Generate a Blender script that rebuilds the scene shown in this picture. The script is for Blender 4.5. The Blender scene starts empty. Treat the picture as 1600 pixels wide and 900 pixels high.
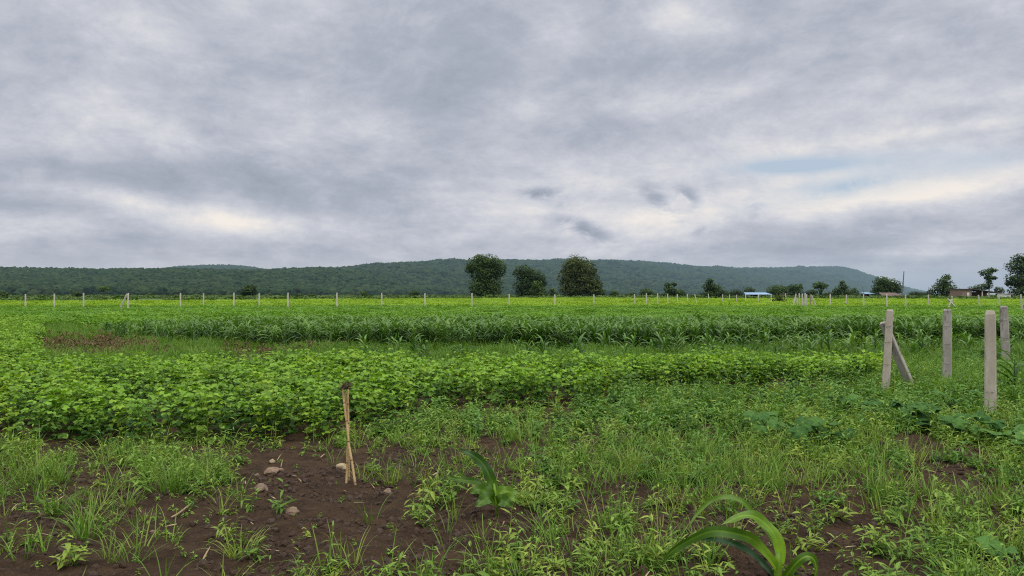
import bpy, math, random
import numpy as np
from mathutils import Vector, noise as mnoise

random.seed(7); RNG = np.random.default_rng(11)
R = math.radians
F, H, YH = 1180.0, 1.70, 461.0           # focal length in photo pixels, eye height, horizon row
scene = bpy.context.scene
COL = scene.collection

# ------------------------------------------------------------------ helpers
RY = [-50, 0, 25, 65, 150, 200, 400, 700, 9000]
RZ = [0, 0, 0, .42, .75, .85, 1.05, 1.1, 1.1]
def gz(y): return float(np.interp(y, RY, RZ))
def wx(px, d): return (px - 800.0) / F * d
def wz(py, d): return H + (YH - py) / F * d
def dist_of(py):                           # distance of the ground seen at a photo row
    lo, hi = 2.0, 900.0
    for _ in range(50):
        m = (lo + hi) / 2
        if (H - gz(m)) / m * F + YH > py: lo = m
        else: hi = m
    return (lo + hi) / 2
def gp(px, py):
    d = dist_of(py); return Vector((wx(px, d), d, gz(d)))

def lattice(seed):
    return np.random.default_rng(seed).random((256, 256))
_L = {}
def vnoise(x, y, seed=0):
    if seed not in _L: _L[seed] = lattice(seed)
    L = _L[seed]
    xi = np.floor(x).astype(int); yi = np.floor(y).astype(int)
    fx = x - xi; fy = y - yi
    fx = fx * fx * (3 - 2 * fx); fy = fy * fy * (3 - 2 * fy)
    a = L[xi & 255, yi & 255]; b = L[(xi + 1) & 255, yi & 255]
    c = L[xi & 255, (yi + 1) & 255]; e = L[(xi + 1) & 255, (yi + 1) & 255]
    return (a * (1 - fx) + b * fx) * (1 - fy) + (c * (1 - fx) + e * fx) * fy
def fbm(x, y, seed=0, octv=4):
    s = 0; a = .5; t = 0
    for k in range(octv):
        s = s + a * vnoise(x * 2 ** k, y * 2 ** k, seed + k); t += a; a *= .5
    return s / t
def smooth(a, b, x):
    t = np.clip((x - a) / (b - a), 0, 1); return t * t * (3 - 2 * t)
def inpoly(x, y, poly):
    x = np.asarray(x); y = np.asarray(y); ins = np.zeros(x.shape, bool); n = len(poly)
    for i in range(n):
        x1, y1 = poly[i]; x2, y2 = poly[(i + 1) % n]
        if y1 == y2: continue
        c = ((y1 > y) != (y2 > y)) & (x < (x2 - x1) * (y - y1) / (y2 - y1) + x1)
        ins ^= c
    return ins
def ground_poly(pts): return [(wx(px, dist_of(py)), dist_of(py)) for px, py in pts]

class MB:
    """collects verts, faces, a shade value per vertex and a material index per face"""
    def __init__(s): s.v = []; s.f = []; s.s = []; s.m = []
    def vert(s, p, sh=.5): s.v.append((p[0], p[1], p[2])); s.s.append(sh); return len(s.v) - 1
    def face(s, *i, m=0): s.f.append(i); s.m.append(m)
    def tube(s, pts, rad, n=6, sh=.5, m=0, cap=True):
        rings = []
        N = len(pts)
        for k in range(N):
            p = Vector(pts[k]); t = (Vector(pts[min(k + 1, N - 1)]) - Vector(pts[max(k - 1, 0)])).normalized()
            a = t.cross(Vector((0, 1, 0))) if abs(t.y) < .9 else t.cross(Vector((1, 0, 0)))
            a.normalize(); b = t.cross(a)
            r = rad[k] if hasattr(rad, '__len__') else rad
            ss = sh[k] if hasattr(sh, '__len__') else sh
            rings.append([s.vert(p + a * r * math.cos(2 * math.pi * j / n) + b * r * math.sin(2 * math.pi * j / n), ss) for j in range(n)])
        for k in range(N - 1):
            for j in range(n):
                s.face(rings[k][j], rings[k][(j + 1) % n], rings[k + 1][(j + 1) % n], rings[k + 1][j], m=m)
        if cap:
            s.face(*rings[0][::-1], m=m); s.face(*rings[-1], m=m)
    def box(s, x0, x1, y0, y1, z0, z1, sh=.5, m=0):
        c = [s.vert(p, sh) for p in ((x0, y0, z0), (x1, y0, z0), (x1, y1, z0), (x0, y1, z0), (x0, y0, z1), (x1, y0, z1), (x1, y1, z1), (x0, y1, z1))]
        for q in ((0, 3, 2, 1), (4, 5, 6, 7), (0, 1, 5, 4), (1, 2, 6, 5), (2, 3, 7, 6), (3, 0, 4, 7)): s.face(*[c[i] for i in q], m=m)
    def ribbon(s, pts, wid, up=(0, 0, 1), fold=.25, sh=.5, rib=None, wave=0, m=0, across=3, twist=0.0):
        """a leaf blade along pts: a V-folded strip with a paler midrib"""
        up = Vector(up); N = len(pts); prev = None; ph = random.random() * 6
        for k in range(N):
            p = Vector(pts[k]); t = (Vector(pts[min(k + 1, N - 1)]) - Vector(pts[max(k - 1, 0)]))
            if t.length < 1e-9: t = Vector((0, 0, 1))
            t.normalize()
            side = t.cross(up)
            if side.length < .15: side = t.cross(Vector((.3, -1, .2)))
            side.normalize()
            if prev is not None:
                if side.dot(prev) < 0: side = -side
                side = (side * .6 + prev * .4); side -= t * side.dot(t); side.normalize()
            prev = side
            nrm = side.cross(t); nrm.normalize()
            if nrm.dot(up) < 0 and k == 0: nrm = -nrm
            if twist:
                a = twist * k / N; side2 = side * math.cos(a) + nrm * math.sin(a); nrm = nrm * math.cos(a) - side * math.sin(a)
            else: side2 = side
            w = wid[k]; u = k / (N - 1)
            sv = sh[k] if hasattr(sh, '__len__') else sh
            row = []
            for j in range(across):
                q = -1 + 2 * j / (across - 1)
                off = nrm * (abs(q) * w * fold)
                if wave: off = off + nrm * (wave * w * abs(q) * math.sin(ph + u * 19 + (2 if q > 0 else 0)))
                row.append(s.vert(p + side2 * (w * q) + off, (rib if (rib is not None and j == across // 2) else sv)))
            if k:
                for j in range(across - 1): s.face(last[j], last[j + 1], row[j + 1], row[j], m=m)
            last = row
    def leaflet(s, base, d, nrm, L, W, sh, fold=.18, droop=.2, m=0, lobed=False):
        d = Vector(d).normalized(); nrm = Vector(nrm); nrm -= d * nrm.dot(d)
        if nrm.length < 1e-3: nrm = d.orthogonal()
        nrm.normalize(); sd = d.cross(nrm); b = Vector(base)
        def P(t, q): return b + d * (L * t) + sd * (W * q) + nrm * (fold * W * abs(q) * 1.6 - droop * L * t * t)
        i0 = s.vert(P(0, 0), sh); T = s.vert(P(1, 0), sh * .95)
        rows = []
        for t, w in (((.24, .47), (.64, .44)) if lobed else ((.28, .43), (.62, .42))):
            rows.append((s.vert(P(t, -w), sh * .93), s.vert(P(t, 0), sh * 1.12), s.vert(P(t, w), sh)))
        a, c = rows
        s.face(i0, a[0], a[1], m=m); s.face(i0, a[1], a[2], m=m)
        s.face(a[0], c[0], c[1], a[1], m=m); s.face(a[1], c[1], c[2], a[2], m=m)
        s.face(c[0], T, c[1], m=m); s.face(c[1], T, c[2], m=m)
    def mesh(s, name, mats, smooth_=False):
        me = bpy.data.meshes.new(name); me.from_pydata(s.v, [], s.f)
        at = me.attributes.new('shade', 'FLOAT', 'POINT'); at.data.foreach_set('value', np.array(s.s, np.float32))
        for mt in (mats if isinstance(mats, (list, tuple)) else [mats]): me.materials.append(mt)
        me.polygons.foreach_set('material_index', np.array(s.m, np.int32))
        if smooth_: me.polygons.foreach_set('use_smooth', np.ones(len(s.f), bool))
        me.update(); return me
    def build(s, name, mats, parent=None, loc=None, smooth_=False, link=True):
        o = bpy.data.objects.new(name, s.mesh(name, mats, smooth_))
        if link: COL.objects.link(o)
        if parent is not None: o.parent = parent
        if loc is not None: o.location = loc
        return o

def tag(o, label=None, cat=None, group=None, kind=None):
    if label: o['label'] = label
    if cat: o['category'] = cat
    if group: o['group'] = group
    if kind: o['kind'] = kind
    return o
def thing(name, loc, label, cat, group=None, rz=0):
    o = bpy.data.objects.new(name, None); o.empty_display_size = .3
    COL.objects.link(o); o.location = loc; o.rotation_euler = (0, 0, rz)
    return tag(o, label, cat, group)
def copy_tree(o, parent=None):
    c = o.copy(); COL.objects.link(c); c.parent = parent
    for ch in list(o.children): copy_tree(ch, c)
    return c

# ------------------------------------------------------------------ materials
def newmat(name):
    m = bpy.data.materials.new(name); m.use_nodes = True
    nt = m.node_tree; nt.nodes.clear()
    out = nt.nodes.new('ShaderNodeOutputMaterial')
    return m, nt, out
def N(nt, t, **kw):
    n = nt.nodes.new(t)
    for k, v in kw.items():
        if k in n.inputs.keys() if isinstance(k, str) and not hasattr(n, k) else False: n.inputs[k].default_value = v
        else: setattr(n, k, v)
    return n
def mixc(nt, fac, a, b, mode='MIX'):
    n = nt.nodes.new('ShaderNodeMix'); n.data_type = 'RGBA'; n.blend_type = mode; n.clamp_factor = True
    for sock, val in ((n.inputs[0], fac), (n.inputs[6], a), (n.inputs[7], b)):
        if isinstance(val, (int, float)): sock.default_value = val
        elif isinstance(val, tuple): sock.default_value = val if len(val) == 4 else (*val, 1)
        else: nt.links.new(val, sock)
    return n.outputs[2]
def mth(nt, op, a, b=None, c=None, clamp=False):
    n = nt.nodes.new('ShaderNodeMath'); n.operation = op; n.use_clamp = clamp
    for i, v in enumerate((a, b, c)):
        if v is None: continue
        if isinstance(v, (int, float)): n.inputs[i].default_value = v
        else: nt.links.new(v, n.inputs[i])
    return n.outputs[0]
def sstep(nt, val, a, b, lo=0.0, hi=1.0):
    n = nt.nodes.new('ShaderNodeMapRange'); n.interpolation_type = 'SMOOTHSTEP'
    nt.links.new(val, n.inputs[0])
    for i, v in zip((1, 2, 3, 4), (a, b, lo, hi)): n.inputs[i].default_value = v
    return n.outputs[0]
def noise(nt, vec, scale, detail=4, rough=.55, dist=0):
    n = nt.nodes.new('ShaderNodeTexNoise'); n.inputs['Scale'].default_value = scale
    n.inputs['Detail'].default_value = detail; n.inputs['Roughness'].default_value = rough; n.inputs['Distortion'].default_value = dist
    if vec is not None: nt.links.new(vec, n.inputs['Vector'])
    return n.outputs[0]
AIR = (.25, .36, .44, 1)  # haze glow, mixed into the surface materials as emission
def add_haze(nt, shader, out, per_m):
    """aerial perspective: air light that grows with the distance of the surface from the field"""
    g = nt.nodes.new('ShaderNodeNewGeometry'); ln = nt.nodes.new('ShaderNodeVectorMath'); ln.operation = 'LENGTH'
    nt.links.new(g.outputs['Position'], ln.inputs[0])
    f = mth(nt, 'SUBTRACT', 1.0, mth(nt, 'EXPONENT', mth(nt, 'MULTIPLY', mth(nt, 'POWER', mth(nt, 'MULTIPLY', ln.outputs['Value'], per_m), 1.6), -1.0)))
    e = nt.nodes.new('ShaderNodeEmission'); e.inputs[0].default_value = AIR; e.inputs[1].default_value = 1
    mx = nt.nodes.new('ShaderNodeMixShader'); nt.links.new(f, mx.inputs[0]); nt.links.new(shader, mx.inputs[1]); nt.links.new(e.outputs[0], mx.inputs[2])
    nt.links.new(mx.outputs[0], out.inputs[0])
def leafmat(name, dark, light, alt=None, trans=.3, rough=.5, spec=.3, haze=0, patch=0):
    m, nt, out = newmat(name)
    at = N(nt, 'ShaderNodeAttribute', attribute_name='shade')
    oi = nt.nodes.new('ShaderNodeObjectInfo')
    rnd = oi.outputs['Random']
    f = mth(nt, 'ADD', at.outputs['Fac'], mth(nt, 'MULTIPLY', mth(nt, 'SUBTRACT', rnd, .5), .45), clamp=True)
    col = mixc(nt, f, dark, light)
    if alt: col = mixc(nt, sstep(nt, mth(nt, 'FRACT', mth(nt, 'MULTIPLY', rnd, 7.31)), .55, 1.0, 0, .8), col, alt)
    if patch:
        g = nt.nodes.new('ShaderNodeNewGeometry')
        nz = noise(nt, g.outputs['Position'], patch, 2, .5)
        col = mixc(nt, sstep(nt, nz, .35, .7), mixc(nt, 1.0, col, (.80, .82, .80), 'MULTIPLY'), col)
    p = nt.nodes.new('ShaderNodeBsdfPrincipled'); nt.links.new(col, p.inputs['Base Color'])
    p.inputs['Roughness'].default_value = rough; p.inputs['Specular IOR Level'].default_value = spec
    t = nt.nodes.new('ShaderNodeBsdfTranslucent')
    nt.links.new(mixc(nt, 1.0, col, (1.25, 1.3, .55), 'MULTIPLY'), t.inputs[0])
    mx = nt.nodes.new('ShaderNodeMixShader'); mx.inputs[0].default_value = trans
    nt.links.new(p.outputs[0], mx.inputs[1]); nt.links.new(t.outputs[0], mx.inputs[2])
    if haze: add_haze(nt, mx.outputs[0], out, haze)
    else: nt.links.new(mx.outputs[0], out.inputs[0])
    return m
def surfmat(name, c1, c2, scale=6, rough=.85, bump=.3, c3=None, s3=1.5, detail=6, stretch=None, haze=0):
    m, nt, out = newmat(name)
    tc = nt.nodes.new('ShaderNodeTexCoord'); vec = tc.outputs['Object']
    if stretch:
        mp = nt.nodes.new('ShaderNodeMapping'); mp.inputs['Scale'].default_value = stretch
        nt.links.new(vec, mp.inputs[0]); vec = mp.outputs[0]
    nz = noise(nt, vec, scale, detail, .65)
    oi = nt.nodes.new('ShaderNodeObjectInfo')
    col = mixc(nt, sstep(nt, nz, .3, .7), c1, c2)
    if c3: col = mixc(nt, sstep(nt, noise(nt, vec, s3, 5, .7), .5, .68), col, c3)
    col = mixc(nt, mth(nt, 'MULTIPLY', oi.outputs['Random'], .22), col, (.12, .11, .10))
    p = nt.nodes.new('ShaderNodeBsdfPrincipled'); nt.links.new(col, p.inputs['Base Color']); p.inputs['Roughness'].default_value = rough
    p.inputs['Specular IOR Level'].default_value = .2
    if bump:
        b = nt.nodes.new('ShaderNodeBump'); b.inputs['Strength'].default_value = bump; b.inputs['Distance'].default_value = .02
        nt.links.new(noise(nt, vec, scale * 4, 6, .7), b.inputs['Height']); nt.links.new(b.outputs[0], p.inputs['Normal'])
    if haze: add_haze(nt, p.outputs[0], out, haze)
    else: nt.links.new(p.outputs[0], out.inputs[0])
    return m

M = {}
M['soy'] = leafmat('soybean_leaf', (.022, .078, .007), (.200, .375, .028), alt=(.255, .385, .028), trans=.32, rough=.55, spec=.22, patch=.9)
M['soy_far'] = leafmat('soybean_leaf_far', (.040, .115, .010), (.148, .305, .028), alt=(.185, .32, .028), trans=.3, rough=.6, spec=.2, patch=.35)
M['soy_yellow'] = leafmat('pale_crop_leaf', (.11, .21, .014), (.25, .405, .03), alt=(.30, .39, .035), trans=.3, rough=.6, spec=.15, patch=.12)
M['maize'] = leafmat('maize_leaf', (.012, .048, .008), (.105, .22, .035), alt=(.145, .26, .033), trans=.25, rough=.45, spec=.35)
M['maize_big'] = leafmat('large_maize_leaf', (.012, .050, .009), (.21, .37, .022), trans=.22, rough=.45, spec=.25, patch=14)
M['grass'] = leafmat('grass_blade', (.045, .115, .015), (.185, .315, .045), alt=(.26, .31, .07), trans=.3, rough=.6, spec=.2)
M['grass_tall'] = leafmat('tall_grass_blade', (.024, .08, .009), (.15, .285, .030), alt=(.18, .27, .04), trans=.3, rough=.6, spec=.2)
M['weed'] = leafmat('weed_leaf', (.048, .115, .016), (.215, .345, .055), alt=(.285, .355, .062), trans=.3, rough=.6, spec=.2)
M['weed_dark'] = leafmat('weed_leaf_dark', (.026, .085, .013), (.13, .265, .042), trans=.3, rough=.55, spec=.25)
M['gourd'] = leafmat('gourd_leaf', (.016, .062, .012), (.095, .20, .042), trans=.2, rough=.75, spec=.15)
M['dead'] = leafmat('dead_leaf', (.07, .048, .026), (.24, .17, .10), alt=(.13, .16, .045), trans=.15, rough=.8, spec=.1)
M['straw'] = leafmat('straw', (.20, .14, .08), (.42, .33, .19), trans=.1, rough=.8, spec=.1)
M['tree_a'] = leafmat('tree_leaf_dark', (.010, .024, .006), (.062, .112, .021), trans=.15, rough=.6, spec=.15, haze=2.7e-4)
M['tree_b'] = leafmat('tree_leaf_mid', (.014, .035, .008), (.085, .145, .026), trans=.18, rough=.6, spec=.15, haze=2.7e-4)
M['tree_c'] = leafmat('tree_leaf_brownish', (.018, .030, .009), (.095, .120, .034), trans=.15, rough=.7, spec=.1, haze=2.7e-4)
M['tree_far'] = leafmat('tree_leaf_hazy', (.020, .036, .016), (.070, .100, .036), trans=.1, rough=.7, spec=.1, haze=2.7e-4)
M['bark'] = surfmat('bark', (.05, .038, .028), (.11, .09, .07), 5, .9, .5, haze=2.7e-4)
M['concrete'] = surfmat('weathered_concrete', (.38, .335, .27), (.53, .475, .39), 5, .92, .2, c3=(.19, .165, .13), s3=4.2, stretch=(1, 1, .22))
M['concrete_grey'] = surfmat('grey_weathered_concrete', (.27, .25, .22), (.40, .37, .33), 5, .92, .14, c3=(.075, .066, .058), s3=4.0, stretch=(1, 1, .4))
M['concrete_far'] = surfmat('pale_concrete', (.42, .385, .33), (.56, .52, .45), 3, .9, .2)
M['old_wood'] = surfmat('old_grey_brown_brace', (.20, .165, .135), (.36, .30, .25), 10, .9, .6, c3=(.07, .05, .04), s3=3, stretch=(3, 3, .3))
M['cane'] = surfmat('dry_cane', (.42, .27, .11), (.66, .49, .25), 14, .6, .3, c3=(.20, .10, .04), s3=7, stretch=(1, 1, .5))
M['cane_node'] = surfmat('dry_cane_joint', (.14, .08, .04), (.3, .2, .1), 14, .8, .3)
M['root'] = surfmat('dry_root', (.05, .03, .02), (.12, .075, .05), 30, .9, .5)
M['stone'] = surfmat('field_stone', (.13, .085, .055), (.27, .19, .13), 12, .9, .7, c3=(.10, .065, .045), s3=6)
M['stone_pale'] = surfmat('pale_field_stone', (.30, .23, .13), (.44, .36, .22), 12, .9, .7, c3=(.14, .11, .06), s3=6)
M['clod'] = surfmat('soil_clod', (.030, .017, .010), (.075, .045, .029), 30, .95, .6)
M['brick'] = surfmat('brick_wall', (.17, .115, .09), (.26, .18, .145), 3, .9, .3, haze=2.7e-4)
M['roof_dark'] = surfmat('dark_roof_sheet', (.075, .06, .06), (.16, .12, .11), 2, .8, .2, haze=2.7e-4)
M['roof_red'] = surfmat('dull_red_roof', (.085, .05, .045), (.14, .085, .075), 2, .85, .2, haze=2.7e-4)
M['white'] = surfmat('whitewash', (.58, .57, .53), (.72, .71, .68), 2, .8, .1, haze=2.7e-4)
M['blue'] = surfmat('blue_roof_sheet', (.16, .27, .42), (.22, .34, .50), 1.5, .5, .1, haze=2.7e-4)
M['dark'] = surfmat('dark_opening', (.012, .012, .012), (.03, .028, .026), 2, .9, 0)
M['pole'] = surfmat('pole_metal', (.10, .10, .10), (.17, .165, .16), 2, .7, .1)
M['wire'] = surfmat('rusty_wire', (.06, .045, .035), (.12, .09, .07), 20, .7, 0)

# ------------------------------------------------------------------ ground, one sheet out to the horizon
def soil_z(x, y):
    n = fbm(x * 1.1, y * 1.1, 3, 3) - .5
    c = fbm(x * 5.5, y * 5.5, 20, 4) - .5
    k = np.exp(-np.maximum(y - 4, 0) / 14.0)
    return .07 * n * (k + .25) + .09 * c * k * (y < 30) + .035 * (fbm(x * 17, y * 17, 30, 2) - .5) * np.exp(-np.maximum(y - 3, 0) / 5.0)
rr = [.6]
while rr[-1] < 9000: rr.append(rr[-1] * (1.0095 if 3.5 < rr[-1] < 14 else 1.03 if rr[-1] < 60 else 1.12))
rr = np.array(rr)
aa = np.concatenate([np.linspace(-math.pi, -R(48), 24)[:-1], np.linspace(-R(48), R(48), 230), np.linspace(R(48), math.pi, 24)[1:-1]])
A, RR = np.meshgrid(aa, rr)
X = (RR * np.sin(A)).ravel(); Y = (RR * np.cos(A)).ravel()
Z = np.interp(Y, RY, RZ) + soil_z(X, Y)
nr, na = len(rr), len(aa)
i = np.arange(nr - 1)[:, None] * na; j = np.arange(na)[None, :]
quads = np.stack([i + j, i + (j + 1) % na, i + na + (j + 1) % na, i + na + j], -1).reshape(-1, 4)
me = bpy.data.meshes.new('ground')
me.vertices.add(len(X) + 1); co = np.empty((len(X) + 1, 3), np.float32); co[:-1] = np.stack([X, Y, Z], 1); co[-1] = (0, 0, 0)
me.vertices.foreach_set('co', co.ravel())
nq = len(quads); tri = np.stack([np.full(na, len(X)), (np.arange(na) + 1) % na, np.arange(na)], 1)
me.loops.add(nq * 4 + na * 3); me.polygons.add(nq + na)
me.loops.foreach_set('vertex_index', np.concatenate([quads[:, ::-1].ravel(), tri[:, ::-1].ravel()]).astype(np.int32))
me.polygons.foreach_set('loop_start', np.concatenate([np.arange(nq) * 4, nq * 4 + np.arange(na) * 3]).astype(np.int32))
me.polygons.foreach_set('use_smooth', np.ones(nq + na, bool)); me.update(calc_edges=True); me.validate()
ground = bpy.data.objects.new('ground', me); COL.objects.link(ground); ground['kind'] = 'structure'
m, nt, out = newmat('soil_and_fields')
g = nt.nodes.new('ShaderNodeNewGeometry'); sx = nt.nodes.new('ShaderNodeSeparateXYZ'); nt.links.new(g.outputs['Position'], sx.inputs[0])
P = g.outputs['Position']; YY = sx.outputs['Y']
soil = mixc(nt, sstep(nt, noise(nt, P, 5, 8, .7), .3, .7), (.026, .0152, .0082), (.070, .0425, .0235))
soil = mixc(nt, sstep(nt, noise(nt, P, 42, 4, .7), .52, .75), soil, (.095, .060, .040))
soil = mixc(nt, sstep(nt, noise(nt, P, 1.3, 3, .6), .5, .72, 0, .6), soil, (.024, .0145, .0085))
soil = mixc(nt, sstep(nt, noise(nt, P, 160, 2, .6), .70, .76, 0, .8), soil, (.20, .15, .10))
under = mixc(nt, noise(nt, P, 2.5, 5, .7), (.020, .030, .008), (.05, .085, .02))
col = mixc(nt, sstep(nt, YY, 14, 30), soil, under)
fieldc = mixc(nt, noise(nt, P, .5, 6, .7), (.035, .085, .010), (.08, .16, .018))
col = mixc(nt, sstep(nt, YY, 34, 48), col, fieldc)
col = mixc(nt, sstep(nt, YY, 70, 80), col, mixc(nt, noise(nt, P, .35, 6, .7), (.11, .19, .02), (.18, .28, .03)))
far = mixc(nt, noise(nt, P, .06, 6, .7), (.045, .085, .022), (.095, .145, .040))
col = mixc(nt, sstep(nt, YY, 118, 150), col, far)
p = nt.nodes.new('ShaderNodeBsdfPrincipled'); nt.links.new(col, p.inputs['Base Color']); p.inputs['Roughness'].default_value = .95; p.inputs['Specular IOR Level'].default_value = .12
bp = nt.nodes.new('ShaderNodeBump'); bp.inputs['Strength'].default_value = 1; bp.inputs['Distance'].default_value = .04
hgt = mth(nt, 'ADD', noise(nt, P, 24, 8, .72), mth(nt, 'MULTIPLY', noise(nt, P, 90, 4, .7), .4))
nt.links.new(hgt, bp.inputs['Height']); nt.links.new(bp.outputs[0], p.inputs['Normal'])
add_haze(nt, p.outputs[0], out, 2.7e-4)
me.materials.append(m)

# ------------------------------------------------------------------ scattering through geometry nodes
def scatter(name, protos, x, y, scl, kind='stuff', zoff=0, tilt=.12, label=None, cat=None, z=None, idx=None, rz=None):
    n = len(x)
    me = bpy.data.meshes.new(name); me.vertices.add(n)
    if z is None: z = np.interp(y, RY, RZ) + soil_z(x, y) + zoff
    me.vertices.foreach_set('co', np.stack([x, y, z], 1).astype(np.float32).ravel())
    a = me.attributes.new('rot', 'FLOAT_VECTOR', 'POINT')
    rot = np.stack([RNG.normal(0, tilt, n), RNG.normal(0, tilt, n), RNG.random(n) * 6.283 if rz is None else rz], 1)
    a.data.foreach_set('vector', rot.astype(np.float32).ravel())
    a = me.attributes.new('scl', 'FLOAT', 'POINT'); a.data.foreach_set('value', np.asarray(scl, np.float32) * np.ones(n, np.float32))
    a = me.attributes.new('pick', 'INT', 'POINT'); a.data.foreach_set('value', (RNG.integers(0, len(protos), n) if idx is None else idx).astype(np.int32))
    o = bpy.data.objects.new(name, me); COL.objects.link(o); o['kind'] = kind
    if label: o['label'] = label
    if cat: o['category'] = cat
    pc = bpy.data.collections.new(name + '_kinds')
    for k, pr in enumerate(protos):
        q = bpy.data.objects.new('%s_%02d' % (name, k), pr); pc.objects.link(q)
    ng = bpy.data.node_groups.new(name + '_scatter', 'GeometryNodeTree')
    ng.interface.new_socket('Geometry', in_out='INPUT', socket_type='NodeSocketGeometry')
    ng.interface.new_socket('Geometry', in_out='OUTPUT', socket_type='NodeSocketGeometry')
    gi = ng.nodes.new('NodeGroupInput'); go = ng.nodes.new('NodeGroupOutput')
    ci = ng.nodes.new('GeometryNodeCollectionInfo'); ci.inputs['Collection'].default_value = pc
    ci.inputs['Separate Children'].default_value = True; ci.inputs['Reset Children'].default_value = True
    ip = ng.nodes.new('GeometryNodeInstanceOnPoints'); ip.inputs['Pick Instance'].default_value = True
    def attr(nm, t):
        q = ng.nodes.new('GeometryNodeInputNamedAttribute'); q.data_type = t; q.inputs['Name'].default_value = nm; return q.outputs[0]
    mp = ng.nodes.new('GeometryNodeMeshToPoints')
    ng.links.new(gi.outputs[0], mp.inputs[0]); ng.links.new(mp.outputs[0], ip.inputs['Points'])
    ng.links.new(ci.outputs[0], ip.inputs['Instance']); ng.links.new(attr('pick', 'INT'), ip.inputs['Instance Index'])
    er = ng.nodes.new('FunctionNodeEulerToRotation'); ng.links.new(attr('rot', 'FLOAT_VECTOR'), er.inputs[0]); ng.links.new(er.outputs[0], ip.inputs['Rotation'])
    ng.links.new(attr('scl', 'FLOAT'), ip.inputs['Scale'])
    ng.links.new(ip.outputs[0], go.inputs[0])
    o.modifiers.new('scatter', 'NODES').node_group = ng
    return o
def wedge(n_per_m2, y0, y1, k=.74, pad=1.2):
    area = k * (y1 ** 2 - y0 ** 2) + 2 * pad * (y1 - y0)
    n = int(area * n_per_m2)
    y = np.sqrt(RNG.random(n) * (y1 ** 2 - y0 ** 2) + y0 ** 2)
    x = (RNG.random(n) * 2 - 1) * (k * y + pad)
    return x, y

# ------------------------------------------------------------------ plant kinds
def rdir(az, el): return Vector((math.cos(az) * math.cos(el), math.sin(az) * math.cos(el), math.sin(el)))
def soy_mesh(k, n=13, h=.36, big=1.0, mat='soy'):
    b = MB(); u = random.uniform
    top = Vector((u(-.03, .03), u(-.03, .03), h))
    b.tube([(0, 0, -.02), tuple(top * .5), tuple(top)], [.004, .0035, .002], 3, .3, cap=False)
    for q in range(n):
        t = (q + .6) / n; az = q * 2.4 + u(-.5, .5)
        st = top * (t * .95); el = u(.35, 1.0) - (.3 if t < .4 else 0)
        L = u(.09, .17) * (1.1 - .45 * t); e = st + rdir(az, el) * L
        b.ribbon([st, (st + e) / 2 + Vector((0, 0, .01)), e], [.0018] * 3, fold=0, sh=.45, across=2)
        sh = .01 + .90 * t ** 1.6 + u(-.12, .12)  # upper leaves paler; canopy shade also painted into the lower ones
        tilt = u(-.35, .25) - (.1 if t < .5 else 0); d = rdir(az, tilt)
        nm = (Vector((u(-.35, .35), u(-.35, .35), 1))).normalized()
        for da, s_ in ((0, 1.0), (1.45, .9), (-1.45, .9)):
            dd = rdir(az + da + u(-.25, .25), tilt + u(-.3, .15))
            LL = u(.060, .086) * s_ * big * (1.05 - .25 * t)
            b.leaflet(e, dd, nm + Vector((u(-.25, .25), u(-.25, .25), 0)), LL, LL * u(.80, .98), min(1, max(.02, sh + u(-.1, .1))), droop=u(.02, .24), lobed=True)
    return b.mesh('soybean_plant', M[mat])
def canopy_mesh(mat, n=170, rad=.75, h=.38, leaf=.10):
    b = MB(); u = random.uniform
    for q in range(n):
        r = rad * math.sqrt(random.random()); az = u(0, 6.283)
        z = h * (1 - .35 * (r / rad) ** 2) * (random.random() ** .45); dd = rdir(u(0, 6.283), u(-.5, .4))
        L = leaf * u(.8, 1.35)
        b.leaflet((r * math.cos(az), r * math.sin(az), z), dd, (u(-.45, .45), u(-.45, .45), 1), L, L * .75, max(.02, min(1, .1 + .8 * z / h + u(-.15, .15))), droop=.15)  # deeper leaves darker: shade inside the canopy put into leaf colour
    return b.mesh('crop_clump', M[mat])
def arc(base, az, el, L, n, bend, jit=0.0, curl=0.0):
    pts = [Vector(base)]; e = el; a = az
    for k in range(n):
        pts.append(pts[-1] + rdir(a, e) * (L / n)); e -= bend / n * (.5 + 1.2 * k / n); a += curl / n
    return pts
def grass_mesh(nb, L0, L1, w, spread=.04, mat='grass', bend=1.1):
    b = MB(); u = random.uniform
    for q in range(nb):
        az = u(0, 6.283); r = spread * math.sqrt(random.random())
        n = 5; pts = arc((r * math.cos(az), r * math.sin(az), -.01), az + u(-.9, .9), u(.8, 1.5), u(L0, L1), n, bend * u(.3, 1.5), curl=u(-.5, .5))
        sh = u(.15, .95); wv = [w * q_ for q_ in (.8, 1, .95, .75, .45, .06)]
        b.ribbon(pts, wv, fold=.25, sh=[sh * (.55 + .09 * k) for k in range(6)], across=3)
    return b.mesh('grass_tuft', M[mat])
def weed_mesh(h, nl, L, ratio, mat='weed', branch=2):
    b = MB(); u = random.uniform
    for br in range(branch + 1):
        az0 = u(0, 6.28); el = 1.45 if br == 0 else u(.6, 1.1)
        hh = h if br == 0 else h * u(.5, .8)
        st = arc((0, 0, -.01), az0, el, hh, 4, u(-.2, .35))
        b.tube(st, [.003, .0028, .0024, .002, .0012], 3, .4, cap=False)
        for q in range(nl):
            t = .2 + .8 * (q + u(0, .5)) / nl; k = min(3, int(t * 4)); f = t * 4 - k
            p = st[k].lerp(st[k + 1], min(1, f)); az = q * 2.2 + u(-.4, .4)
            LL = L * u(.7, 1.2) * (1.1 - .4 * t)
            sh = .25 + .5 * t + u(-.2, .2)
            b.leaflet(p, rdir(az, u(-.25, .75)), (u(-.3, .3), u(-.3, .3), 1), LL, LL * ratio * u(.8, 1.2), max(.02, min(1, sh)), droop=u(.1, .55), fold=.3)
    return b.mesh('broadleaf_weed', M[mat])
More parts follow.
